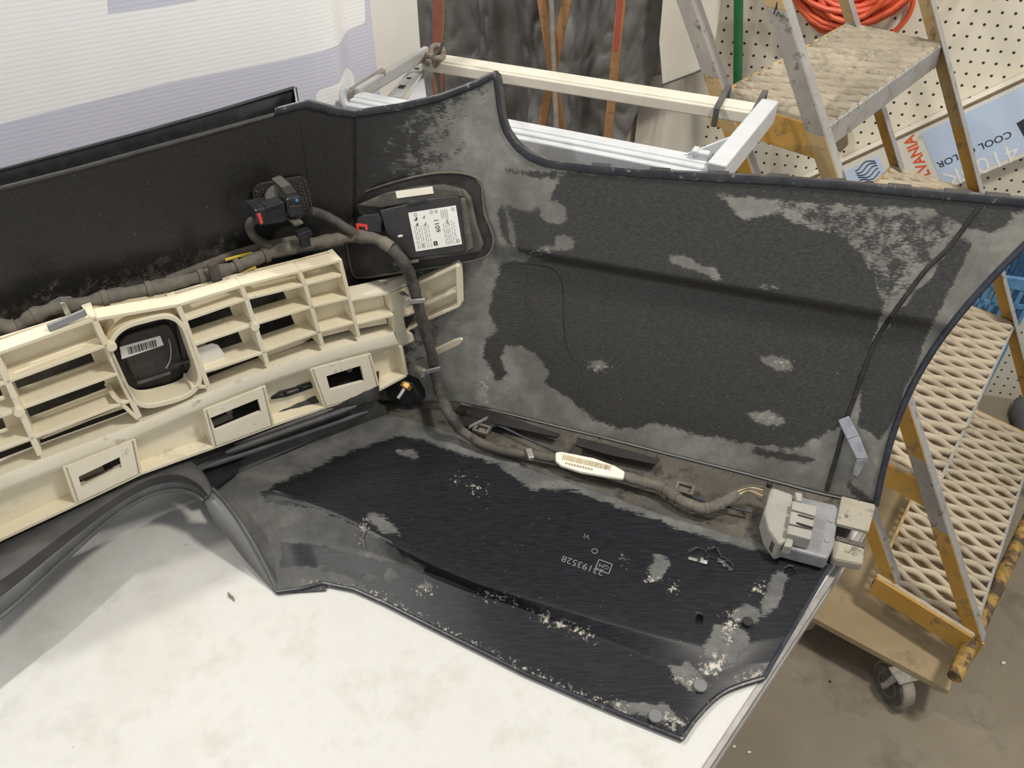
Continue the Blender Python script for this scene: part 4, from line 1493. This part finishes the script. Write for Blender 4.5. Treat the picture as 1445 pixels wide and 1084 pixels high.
# ================================================================== BANNER, BOARDS
CB = -1.12
path = [(-140, -1.12), (0, -1.12), (150, -1.12), (300, -1.12), (420, -1.12), (450, -1.121), (468, -1.124), (476, -1.130), (481, -1.142), (485, -1.158), (489, -1.172), (496, -1.180), (510, -1.184), (528, -1.188)]
pl = []
for x, c in path:
    p = onL(x, 60, c)
    pl.append(V((p.x, p.y, 0)))
pl = catmull(pl, 10)
rows_b = []
NZ = 120
for j in range(NZ):
    z = .001 + .72 * j / (NZ - 1)
    rows_b.append([V((p.x, p.y, z)) for p in pl])
bn = MB().grid(rows_b).build('printed_banner', M['banner'], origin=(pl[60].x, pl[60].y, 0), smooth=True, solid=.0015, face_cam=True)
tag(bn, 'white vinyl banner with lavender printed bands standing behind the bumper', 'banner')
pxb = np.array([project(p) for r in rows_b for p in r])
ink = np.maximum(sdf(pxb, [(140, -300), (300, -300), (285, 0), (215, 12), (152, 20)]),
                 sdf(pxb, [(-400, 275), (0, 175), (240, 116), (400, 85), (455, 72), (478, 63), (485, 52), (488, 44), (500, 38), (516, 32), (513, -20), (513, -400), (700, -400), (700, 900), (-400, 900)]))
wh = [(447, 131), (452, 127), (470, 121), (480, 116), (485, 103), (488, 95), (494, 98), (500, 110), (500, 125), (492, 138), (488, 131), (485, 142), (478, 151), (468, 160), (450, 150), (446, 140)]
ink = np.minimum(ink, -sdf(pxb, wh))
set_attr(bn, 'ink', ink)

fb = MB()
a, b = onL(527, 60, -1.26), onL(591, 60, -1.26)
a.z = b.z = FLOOR
fb.prism([a, b, b + V((.004, 0, 1.6)), a + V((0, 0, 1.6))], -NL * .025)
tag(fb.build('foam_board', M['foam'], origin=a, bevel=.002), 'tall plain white board standing right of the printed banner', 'board')
m = MB()
m.prism([onL(x, y, -1.10) for x, y in ((484, 136), (544, 98), (545, 107), (493, 142), (493, 178), (484, 178))], -NL * .012)
o = m.build('angle_strip', M['wood_grey'], origin=onL(494, 175, -1.10), bevel=.001)
tag(o, 'short grey angle strip between the banner and the white frame', 'strip')

# ================================================================== WHITE FRAME
FZ = .385
wf = thing('white_frame', 'white metal folding frame behind the bumper, strapped to the yellow steps', 'frame', (0, 1.05, 0))
FL_, FR_, NR_, NLf = onz(603, 84, FZ), onz(1083, 160, FZ), onz(1018, 240, FZ), onz(505, 141, FZ)
e = (FR_ - FL_).normalized()
s = V((-e.y, e.x, 0))
m = MB()
m.bar(FL_, FR_ - e * .012, s * .016, V((0, 0, .0075)))
m.bar(FL_ - s * .017 - V((0, 0, .004)), FR_ - s * .017 - e * .012 - V((0, 0, .004)), s * .003, V((0, 0, .0085)))
m.build('far_rail', M['cream_metal'], wf, bevel=.002)
m = MB()
m.bar(NLf, NR_, s * .011, V((0, 0, .010)))
m.bar(NLf - s * .016 - V((0, 0, .004)), NR_ - s * .016 - V((0, 0, .004)), s * .006, V((0, 0, .012)))
m.bar(NLf - s * .026 - V((0, 0, .012)), NR_ - s * .026 - V((0, 0, .012)), s * .006, V((0, 0, .016)))
m.build('near_rail', M['white_metal'], wf, bevel=.002)
ev = (NR_ - FR_).normalized()
sv = V((-ev.y, ev.x, 0))
m = MB()
m.bar(FR_ + V((0, 0, .004)), NR_ + ev * .03 + V((0, 0, .004)), sv * .012, V((0, 0, .016)))
m.build('end_bar', M['white_metal'], wf, bevel=.002)
m = MB()
a = NR_ - e * .045
m.prism([NR_ - e * .05 + V((0, 0, -.01)), NR_ - e * .05 + V((0, 0, .012)), NR_.lerp(FR_, .55) + V((0, 0, .012)), NR_.lerp(FR_, .55) + V((0, 0, -.01))], e * .003)
m.build('brace_plate', M['white_metal'], wf, bevel=.001)
m = MB()
m.box(NR_ - e * .028 + V((0, 0, .010)), e * .010, s * .006, V((0, 0, .010)))
m.box(NR_ - e * .036 + V((0, 0, .018)), e * .004, s * .008, V((0, 0, .004)))
m.build('latch', M['white_metal'], wf, bevel=.002)
MB().box(NR_ - e * .012 + V((0, 0, .006)) - s * .004, e * .004, s * .012, V((0, 0, .010))).build('latch_lever', M['strap'], wf, bevel=.001)
# left end bar and slotted bracket
evl = (NLf - FL_).normalized()
svl = V((-evl.y, evl.x, 0))
m = MB()
m.bar(FL_ + V((0, 0, .012)), NLf + V((0, 0, .008)), svl * .005, V((0, 0, .010)))
m.build('end_bar', M['grey_metal'], wf, bevel=.003)
m = MB()
arc = []
c0 = NLf + V((0, 0, .0))
for k in range(9):
    an = math.pi * .5 * k / 8 + math.pi * .75
    arc.append(c0 + V((math.cos(an) * .022, math.sin(an) * .006, math.sin(an) * .018 + .004)))
MB().tube(arc, .006, 10).build('end_curve', M['white_metal'], wf, smooth=True)
bp0, bp1 = onz(556, 138, .372), onz(593, 93, .372)
d = (bp1 - bp0).normalized()
sd = V((-d.y, d.x, 0))
br_ = MB()
br_.bar(bp0, bp1, sd * .012, V((0, 0, .002)))
bro = br_.build('slotted_bracket', M['grey_metal'], wf, bevel=.002)
for f in (.55, .86):
    MB().cyl(bp0.lerp(bp1, f) + V((0, 0, .0022)), (0, 0, 1), .0042, .001, 16).build('bolt_hole', M['dark_hole'], bro)
MB().box(bp0.lerp(bp1, .28) + V((0, 0, .0022)), d * .007, sd * .005, V((0, 0, .0006))).build('slot', M['dark_hole'], bro)
MB().prism([onz(575, 142, .366), onz(597, 101, .366), onz(602, 137, .366), onz(595, 142, .366)], (0, 0, -.006)).build('gusset', M['white_metal'], wf, bevel=.001)
# straps round the far rail, hooked on the step
for px in (1027, 1078):
    f = (px - 603) / (1083 - 603)
    p = onz(px - 14, 84 + 76 * f + 5, FZ)
    q = onz(px, 84 + 76 * f - 22, FZ + .004)
    m = MB()
    d = (q - p).normalized()
    m.bar(p - d * .012 + V((0, 0, .009)), q + V((0, 0, .009)), e * .0042, V((0, 0, .0022)))
    m.box(p - d * .014 - V((0, 0, .004)), e * .0042, d * .002, V((0, 0, .014)))
    m.box(q + V((0, 0, -.004)), e * .0042, d * .002, V((0, 0, .014)))
    m.build('strap', M['strap'], wf, bevel=.001)
m = MB()
m.prism([onz(742, 205, .355), onz(880, 232, .355), onz(880, 245, .355), onz(742, 245, .355)], (0, 0, -.012))
m.build('wood_panel', M['pale_wood'], wf, bevel=.001, label='pale wood panel edge')
for x in (-.20, -.06):
    f = (x - NLf.x) / (NR_.x - NLf.x)
    p = NLf.lerp(NR_, f)
    MB().bar(V((p.x, p.y, .0)), p, e * .012, s * .008).build('leg', M['white_metal'], wf)

# ================================================================== TARP, STAKES, POLES, BOARDS
tx0, tx1 = onW(560, 60, .06), onW(970, 0, .06)
L_t = (tx1 - tx0).dot(WD)
rows_t = []
for j in range(150):
    z = -.20 + .85 * j / 149
    r = []
    for i in range(150):
        f = i / 149
        edge = 1.0 - .20 * sst((.45 - z) / .7)
        s_ = f * L_t * edge
        ph = z * 2.1
        q1 = noise.noise(V((s_ * 7, z * 2.0, 1.3)))
        q2 = noise.noise(V((s_ * 18 + q1, z * 4.5, 4.1)))
        q3 = abs(noise.noise(V((s_ * 34 + q2, z * 13, 7.7))))
        off = .060 + .045 * q1 + .030 * q2 + .022 * q3 + .008 * math.sin(s_ * 60 + 4 * q1)
        p = V((tx0.x, tx0.y, 0)) + WD * s_ + WN * (off - .07)
        r.append(V((p.x, p.y, z)))
    rows_t.append(r)
o = MB().grid(rows_t).build('tarp', M['tarp'], origin=(tx0.x + .2, tx0.y, -.20), smooth=True, solid=.001, face_cam=True, angle=180)
tag(o, 'wrinkled dark grey plastic sheet hanging on the back wall left of the pegboard', 'tarp')


def stake(name, pxa, pxb, off, w_, th, mat, label, cat, ext_down=True, up=.25, group=None, tube=False):
    """straight pole through two outline points, on a plane off in front of the wall, taken down to the floor"""
    a, b = onW(*pxa, off), onW(*pxb, off)
    d = (a - b)
    d = d / d.z
    top = a + d * up
    bot = b + d * (FLOOR - b.z)
    m = MB()
    if tube:
        m.tube([bot, top], w_, 14)
    else:
        m.bar(bot, top, WD * w_, WN * th)
    o = m.build(name, M[mat], origin=bot, smooth=tube, bevel=0 if tube else .001)
    tag(o, label, cat, group)
    return o, top, bot


stake('red_stake', (619, 0), (619, 120), .22, .0135, .006, 'wood_red', 'flat red stake standing behind the knotted cord', 'stake')
stake('brown_stake', (765, 0), (787, 150), .19, .011, .005, 'wood_orange', 'brown wooden stake leaning right, left one of the crossed pair', 'stake')
stake('brown_stake', (800, 0), (764, 180), .17, .011, .005, 'wood_orange', 'brown wooden stake leaning left, right one of the crossed pair', 'stake')
stake('grey_stick', (778, 0), (784, 150), .21, .006, .0, 'wood_grey', 'thin grey stick standing between the crossed brown stakes', 'stick', tube=True)
o, tp, bt = stake('striped_stake', (877, 0), (858, 190), .18, .0105, .005, 'wood_orange', 'orange brown stake with a red painted top on the tarp', 'stake')
o2 = stake('green_pole', (1042, 0), (1040, 250), .15, .0105, 0, 'green', 'glossy green pole leaning on the pegboard', 'pole', tube=True)
# red paint on the top of the striped stake, a sleeve of paint on its right half
a, b = onW(877, -60, .18), onW(866, 70, .18)
MB().bar(b + WD * .006 + WN * .0055, a + WD * .006 + WN * .0055, WD * .005, WN * .0006).build('paint_band', M['wood_redtop'], o)
bpy.data.objects[o.name].children[0].parent = o
for ch in o.children:
    ch.data.transform(Matrix.Translation(ORG[ch.name] - V(o.location)) if ch.parent is None else Matrix.Identity(4))

# knotted cord on the frame corner
kn = thing('knotted_cord', 'grey knotted cord tied at the left end of the far white rail', 'rope', onz(612, 76, .40))
kc = onz(614, 78, .405)
ring = [kc + V((math.cos(a) * .014, math.sin(a) * .010, math.sin(a * 2) * .003)) for a in [i * math.pi / 9 for i in range(19)]]
MB().tube(ring, .0045, 8).build('loop', M['rope'], kn, smooth=True)
ring = [kc + V((math.cos(a) * .010 + .003, math.sin(a) * .005, math.sin(a) * .010 + .004)) for a in [i * math.pi / 9 for i in range(19)]]
MB().tube(ring, .0045, 8).build('loop', M['rope'], kn, smooth=True)
MB().tube(catmull([kc, onz(616, 100, .37), onz(619, 120, .33), onz(620, 145, .27)], 5), .0062, 8).build('tail', M['rope'], kn, smooth=True)
MB().tube(catmull([kc, onz(625, 60, .43), onz(628, 20, .50), onz(626, -40, .6)], 5), .003, 8).build('strand', M['rope'], kn, smooth=True)
MB().tube(catmull([kc, onz(603, 78, .40), onz(598, 86, .39), onz(604, 92, .385)], 5), .003, 8).build('strand', M['rope'], kn, smooth=True)

# pale boards left of the green pole
m = MB().prism([onW(x, y, .115) for x, y in ((940, -60), (1023, -60), (1019, 0), (1004, 92), (935, 122), (930, 60))], -WN * .012)
tag(m.build('stained_panel', M['board'], origin=onW(1000, 92, .115), bevel=.002), 'cream panel with a stained lower edge hanging left of the green pole', 'panel')
a, b = onW(905, 110, .02), onW(1010, 95, .02)
m = MB()
m.prism([V((a.x, a.y, -.22)), V((b.x, b.y, -.22)), b, a], -WN * .008)
tag(m.build('lower_panel', M['board'], origin=(a.x, a.y, -.22)), 'dirty pale sheet below the stained cream panel', 'panel')
m = MB()
m.tube([onW(932, 121, .120), onW(985, 101, .120), onW(1004, 93, .120), onW(1018, 90, .120)], .0022, 6)
tag(m.build('dark_wire', M['strap'], origin=onW(985, 100, .120)), 'dark wire under the edge of the stained cream panel', 'wire')

# ================================================================== LIGHT-TUBE CARTON
CT = V(W0)
co = .045
c_tl, c_tr, c_br = onW(1190, 231, co), onW(1445, 113, co), onW(1445, 222, co)
e1 = (c_tr - c_tl).normalized()
e2 = WN.cross(e1)
if e2.z < 0:
    e2 = -e2
ln0 = -((c_tl.z - FLOOR) / e1.z) + .06
wd_ = abs((c_br - c_tr).dot(e2))
bx0 = c_tl + e1 * ln0
ct = thing('tube_carton', 'long white and blue fluorescent tube carton leaning diagonally on the pegboard', 'carton', (bx0.x, bx0.y, FLOOR))
Lc = 1.45
low = bx0 - e2 * wd_
zmin = min(low.z, bx0.z)
if zmin < FLOOR + .002:
    bx0 = bx0 + e1 * ((FLOOR + .004 - zmin) / e1.z)
q0 = bx0 - e2 * wd_
MB().prism([q0, q0 + e1 * Lc, bx0 + e1 * Lc, bx0], -WN * .042).build('box', M['carton'], ct, bevel=.002)


def cxy(px, py):
    p = onW(px, py, co)
    return (p - q0).dot(e1), (p - q0).dot(e2)


def cpt(a, b, l=.0006):
    return q0 + e1 * a + e2 * b + WN * l


def cquad(pxs, name, mat, l=.0006):
    MB().prism([cpt(*cxy(x, y), l) for x, y in pxs], -WN * .0003).build(name, M[mat], ct)


a1, _ = cxy(1300, 190)
a2 = Lc - .01
MB().prism([cpt(a1, .013), cpt(a2, .013), cpt(a2, wd_ - .013), cpt(a1, wd_ - .013)], -WN * .0003).build('blue_panel', M['carton_blue'], ct)
a0, _ = cxy(1240, 222)
MB().prism([cpt(.03, .013), cpt(a0, .013), cpt(a0, wd_ - .020), cpt(.03, wd_ - .020)], -WN * .0003).build('blue_panel', M['carton_blue'], ct)
sx, sy = cxy(1425, 193)
text_mb('4100K', .062, cpt(*cxy(1434, 201)), -e1, -e2, .0006).build('printing', M['print_white'], ct)
text_mb('COOL COLOR', .0245, cpt(*cxy(1426, 184)), -e1, -e2, .0006, None, .0002).build('printing', M['print_dark'], ct)
_, yb = cxy(1280, 192)
xa, ya = cxy(1275, 195)
m = text_mb('SYLVANIA', .034, V((0, 0, 0)), e2, -e1, .0, None, .0009)
mx = max(v.dot(e2) for v in m.v)
off = cpt(xa + .022, ya) - e2 * mx
m.v = [v + off for v in m.v]
m.build('printing', M['print_orange'], ct)
cquad([(1434, 174), (1500, 135), (1520, 170), (1452, 206)], 'black_patch', 'print_dark', .0008)
m = MB()
xc, yc = cxy(1228, 245)
for k in range(7):
    pts = []
    for t_ in range(9):
        f = t_ / 8
        pts.append(cpt(xc - .028 + f * .05, yc - .03 + k * .010 + .006 * math.sin(f * 6 + k * .7), .0012))
    m.tube(pts, .0013, 5)
m.build('emblem', M['print_dark'], ct)
# torn tape strip along the upper edge
m = MB()
m.prism([cpt(.0, wd_ - .004, .001), cpt(Lc, wd_ - .003, .001), cpt(Lc, wd_ + .001, .001), cpt(.0, wd_ + .001, .001)], -WN * .01)
m.build('flap', M['carton_brown'], ct)

# ================================================================== ORANGE CORD, CRATE, PIPE
oc = thing('extension_cord', 'coil of orange extension cord hanging on the pegboard behind the steps', 'cord', onW(1205, -60, .06))
pts = []
random.seed(21)
ctr = onW(1208, -62, .06)
NT = 20
for k in range(NT * 24 + 1):
    a = 2 * math.pi * k / 24
    turn = k / 24
    rx = .112 + .026 * math.sin(turn * 2.4) + .006 * math.sin(turn * 11)
    rz = .122 + .024 * math.sin(turn * 1.7 + 1)
    pts.append(ctr + WD * (rx * math.cos(a) + .012 * math.sin(turn * 3)) + V((0, 0, rz * math.sin(a) + .01 * math.cos(turn * 2))) + WN * (-.02 + .05 * (turn / NT) + .01 * math.sin(turn * 5)))
MB().tube(pts, .0062, 8).build('cord_loops', M['orange'], oc, smooth=True)
MB().tube(catmull([onW(1288, -30, .02), onW(1288, 5, .02), onW(1278, 28, .02), onW(1258, 48, .02), onW(1225, 75, .02)], 6), .0058, 8).build('cord_end', M['orange'], oc, smooth=True)
MB().tube([ctr + V((0, 0, .10)) - WN * .06, ctr + V((0, 0, .10)) + WN * .06, ctr + V((0, 0, .12)) + WN * .06], .004, 8).build('hook', M['clip_steel'], oc, smooth=True)

cz = onW(1398, 385, .12)
cr = thing('blue_crate', 'blue plastic lattice crate on the floor by the pegboard at far right', 'crate', (cz.x, cz.y, FLOOR))
cw, cd, ch = .075, .09, cz.z - FLOOR + .03
C0 = V((cz.x, cz.y, FLOOR)) - WD * .0
for sg in (-1, 1):
    for (axis, other, hw, hd) in ((WD, WN, cw, cd), (WN, WD, cd, cw)):
        m = MB()
        fc = C0 + other * sg * hd
        for k in range(7):
            x = -hw + 2 * hw * k / 6
            m.bar(fc + axis * x + V((0, 0, .0)), fc + axis * x + V((0, 0, ch)), axis * .005, other * .004)
        for k in range(9):
            z = ch * k / 8
            m.bar(fc - axis * hw + V((0, 0, z)), fc + axis * hw + V((0, 0, z)), V((0, 0, .005)), other * .004)
        m.bar(fc - axis * hw + V((0, 0, ch)), fc + axis * hw + V((0, 0, ch)), V((0, 0, .014)), other * .007)
        m.build('lattice_side', M['blue_crate'], cr)
MB().box(C0 + V((0, 0, .004)), WD * cw, WN * cd, V((0, 0, .003))).build('crate_floor', M['blue_crate'], cr)
p = onz(1449, 624, FLOOR + .024)
m = MB()
m.tube([p + V((-.03, -.12, 0)), p + V((.04, .12, 0)), p + V((.07, .16, 0))], .023, 16)
tag(m.build('grey_pipe', M['pipe'], origin=(p.x, p.y, FLOOR), smooth=True), 'dark grey pipe lying on the floor at the far right', 'pipe')
# brown paper scrap on the wall behind the step
m = MB().prism([onW(x, y, .03) for x, y in ((1178, 178), (1196, 176), (1197, 205), (1186, 216), (1180, 212))], -WN * .03)
tag(m.build('brown_pouch', M['carton_brown'], origin=onW(1186, 214, .03), bevel=.004), 'small brown pouch on the pegboard beneath the top step', 'pouch')

# ================================================================== YELLOW STEPS
def hB(h):
    f = (h - .45) / .55
    b1, b3 = onz(1165, 180, .8 - .45), onz(1322, 688, .8 - 1.0)
    p = b1 + (b3 - b1) * f
    return V((p.x, p.y, .8 - h))


def hC(h):
    f = (h - .45) / .55
    b1, b3 = onz(1330, 62, .8 - .45), onz(1432, 457, .8 - 1.0)
    p = b1 + (b3 - b1) * f
    return V((p.x, p.y, .8 - h))


PD = V((.70, -.714, 0)).normalized()
DEP = .195
PLY_H = 1.385
ld = thing('step_ladder', 'yellow and bare steel rolling step ladder with worn expanded metal treads', 'ladder', (hB(1.2).x, hB(1.2).y, .8 - PLY_H))
QD = (hC(1.0) - hB(1.0)).normalized()
UPZ = V((0, 0, 1))
HS = [.45, .725, 1.0, 1.275]
for i, h in enumerate(HS):
    Bp, Cp = hB(h), hC(h)
    if h > 1.2:
        Bp, Cp = Bp + V((-.018, -.004, 0)), Cp + V((-.022, -.006, 0))
    Q = (Cp - Bp)
    Ln = Q.length
    Q.normalize()
    dep = DEP - .003 * i
    Ap, Dp = Bp - PD * dep, Cp - PD * dep
    # expanded metal strands
    m = MB()
    pitch = .0205
    nr = int(Ln / pitch)
    lam = .062
    for j in range(nr + 1):
        sgn = 1 if j % 2 else -1
        vs, fs = [], []
        ns = 30
        for k in range(ns + 1):
            r = dep * k / ns
            s0 = (j + .0) * Ln / nr + sgn * .0056 * math.cos(2 * math.pi * r / lam)
            s0 = max(.003, min(Ln - .003, s0))
            jit = random.uniform(-.0006, .0006)
            base = Ap + PD * r + Q * s0
            vs += [base - Q * .0066 + UPZ * (-.012), base - Q * .0004 + UPZ * (.0035 + jit), base + Q * .0048 + UPZ * (.0012 + jit)]
        for k in range(ns):
            for a_ in range(2):
                fs.append((k * 3 + a_, k * 3 + a_ + 1, (k + 1) * 3 + a_ + 1, (k + 1) * 3 + a_))
        m.add(vs, fs)
    m.build('expanded_tread', M['tread'] if i == 0 else M['tread_pale'], ld, smooth=True, solid=.0022, angle=180,
            label='expanded metal tread, grey with dust' if i == 0 else 'expanded metal tread, pale and worn')
    # channels along the front and back of the tread
    fh = .021
    fmat = M['galv']
    MB().bar(Bp - UPZ * fh, Cp - UPZ * fh, PD * .003, UPZ * fh).build('tread_channel', fmat, ld, bevel=.001, label='bare steel front channel')
    MB().bar(Ap - UPZ * fh, Dp - UPZ * fh, PD * .003, UPZ * fh).build('tread_channel', M['yellow_dirty'], ld, bevel=.001)
    # end angles
    for e0, e1_ in ((Ap, Bp), (Dp, Cp)):
        MB().bar(e0 - UPZ * .024 - Q * .004 * (1 if e0 is Ap else -1), e1_ - UPZ * .024 - Q * .004 * (1 if e0 is Ap else -1), Q * .003, UPZ * .024).build('end_angle', M['yellow'], ld, bevel=.001)
    MB().box((Ap + Cp) / 2 - UPZ * .040, PD * (dep / 2 - .004), Q * (.012), UPZ * .003).build('stiffener', M['yellow_dirty'], ld)


def post(fn, shift, h0, h1, mats, side, lip_dir, lip_mat):
    """flat bar of an angle iron between depths h0 (top) and h1, in lengths of differing wear"""
    hs = [h0 + (h1 - h0) * k / len(mats) for k in range(len(mats) + 1)]
    for k, mt in enumerate(mats):
        a, b = fn(hs[k]) + shift(hs[k]), fn(hs[k + 1]) + shift(hs[k + 1])
        MB().bar(a, b, PD * .0165, QD * .0025).build('post', M[mt], ld, bevel=.0008)
    a, b = fn(h0) + shift(h0), fn(h1) + shift(h1)
    MB().bar(a + PD * .0165 + lip_dir * .011, b + PD * .0165 + lip_dir * .011, PD * .0014, lip_dir * .012).build('post_flange', M[lip_mat], ld, bevel=.0006)


front = lambda h: -QD * .009 + PD * -.016
back = lambda h: -QD * .009 - PD * (DEP - .003 * (h - .45) / .275 - .010)
frontC = lambda h: QD * .006 + PD * -.012
backD = lambda h: QD * .006 - PD * (DEP - .003 * (h - .45) / .275 - .010)
post(hB, front, .05, .30, ['yellow_dirty'], 0, QD, 'galv')
post(hB, front, .30, .46, ['post_grey'], 0, QD, 'galv')
post(hB, front, .46, .58, ['yellow_dirty'], 0, QD, 'galv')
post(hB, front, .58, .95, ['yellow'], 0, QD, 'galv')
post(hB, front, .95, 1.08, ['post_grey'], 0, QD, 'galv')
post(hB, front, 1.08, 1.285, ['yellow'], 0, QD, 'galv')
post(hB, back, .05, .42, ['post_grey'], 0, QD, 'galv')
post(hB, back, .42, .50, ['yellow_dirty'], 0, QD, 'galv')
post(hB, back, .50, 1.335, ['yellow'], 0, QD, 'galv')
post(hC, frontC, .05, .60, ['yellow_dirty'], 0, -QD, 'galv')
post(hC, frontC, .60, PLY_H - .01, ['yellow'], 0, -QD, 'galv')
post(hC, backD, .05, .52, ['yellow_dirty'], 0, -QD, 'galv')
post(hC, backD, .52, PLY_H - .002, ['yellow'], 0, -QD, 'galv')
# hand-drawn marks on the near post
pm = hB(.28) + front(.28) - QD * .0032
mk = MB()
for a, b in (((1092, 20), (1097, 2)), ((1097, 2), (1096, 14)), ((1095, 22), (1099, 16)), ((1099, 16), (1101, 23))):
    mk.tube([onpl(a[0], a[1], pm, QD), onpl(b[0], b[1], pm, QD)], .0009, 5)
mk.build('ink_mark', M['ink'], ld, kind='stuff')
# base tube in front of the lowest tread
tz = .8 - PLY_H + .032
ta = onz(1347, 956, -.505)
tb_ = onz(1446, 745, -.480)
MB().tube([ta, ta.lerp(tb_, .5), tb_, tb_ + (tb_ - ta) * .5], .013, 14).build('base_tube', M['rust'], ld, smooth=True, label='rusty yellow base tube')
b4 = hB(1.275)
MB().bar(V((b4.x, b4.y, .8 - PLY_H)) + PD * .0, b4 - UPZ * .02, PD * .012, QD * .003).build('foot', M['yellow'], ld)

# plywood dolly under the ladder
pz = .8 - PLY_H - .001
K1 = onz(1340, 975, pz)
K0 = onz(1085, 838, pz)
K2 = K1 + (onz(1352, 925, pz) - K1).normalized() * .09
dl = thing('plywood_dolly', 'dirty plywood dolly on casters beneath the yellow ladder', 'dolly', (K1.x - .1, K1.y + .2, FLOOR))
back_v = QD * .66
MB().prism([K0, K1, K2, K2 + back_v * .9, K0 + back_v], (0, 0, -.016)).build('deck', M['plywood'], dl, bevel=.0015)
wc = onz(1262, 964, FLOOR + .047)
ax = V((-.95, -.22, 0)).normalized()
for ci, c_ in enumerate((wc, wc - PD * .22 + QD * .02, wc + QD * .55, wc - PD * .22 + QD * .52)):
    c_ = V((c_.x, c_.y, FLOOR + .047))
    cs = MB().ring(c_, ax, .028, .047, .026, 32).build('caster_tire', M['tire'], dl, smooth=True, bevel=.003)
    MB().ring(c_ + ax * .0145, ax, .006, .041, .004, 28).build('caster_disc', M['tire_dark'], cs, smooth=True)
    MB().ring(c_ + ax * .0165, ax, .022, .027, .002, 28).build('caster_rim', M['tape_dust'], cs, smooth=True)
    MB().cyl(c_ + ax * .02, ax, .007, .012, 6).build('axle_nut', M['clip_steel'], cs)
    m = MB()
    fwd = V((-ax.y, ax.x, 0))
    topz = pz - .0165
    for sg in (-1, 1):
        q = c_ + ax * .0215 * sg
        m.prism([q - fwd * .005 - UPZ * .006, q + fwd * .005 - UPZ * .006, V((q.x, q.y, topz)) + fwd * .018, V((q.x, q.y, topz)) + fwd * .004], ax * .002 * sg)
    m.box(V((c_.x, c_.y, topz - .001)) + fwd * .008, ax * .024, fwd * .018, UPZ * .0015)
    m.build('caster_fork', M['clip_steel'], dl)

# loose bits on the floor
random.seed(9)
for i, (x, y, r) in enumerate(((1416, 936, .004), (1036, 1054, .003), (1057, 1062, .003), (1171, 962, .0025))):
    p = onz(x, y, FLOOR + r * .6)
    bm_ = MB()
    bm_.tube([p - V((r, 0, 0)), p + V((0, 0, r * .3)), p + V((r, r * .4, 0))], [r * .5, r * .9, r * .5], 7)
    names = ['white pebble on the floor right of the rusty base tube', 'small white crumb on the floor beside the table edge, left one of two', 'small yellowish crumb on the floor beside the table edge, right one of two', 'dark crumb on the floor left of the caster']
    o = bm_.build('floor_crumb', M['label'] if i != 3 else M['dark_hole'], origin=(p.x, p.y, FLOOR), smooth=True)
    tag(o, names[i], 'crumb', 'crumbs on the floor')
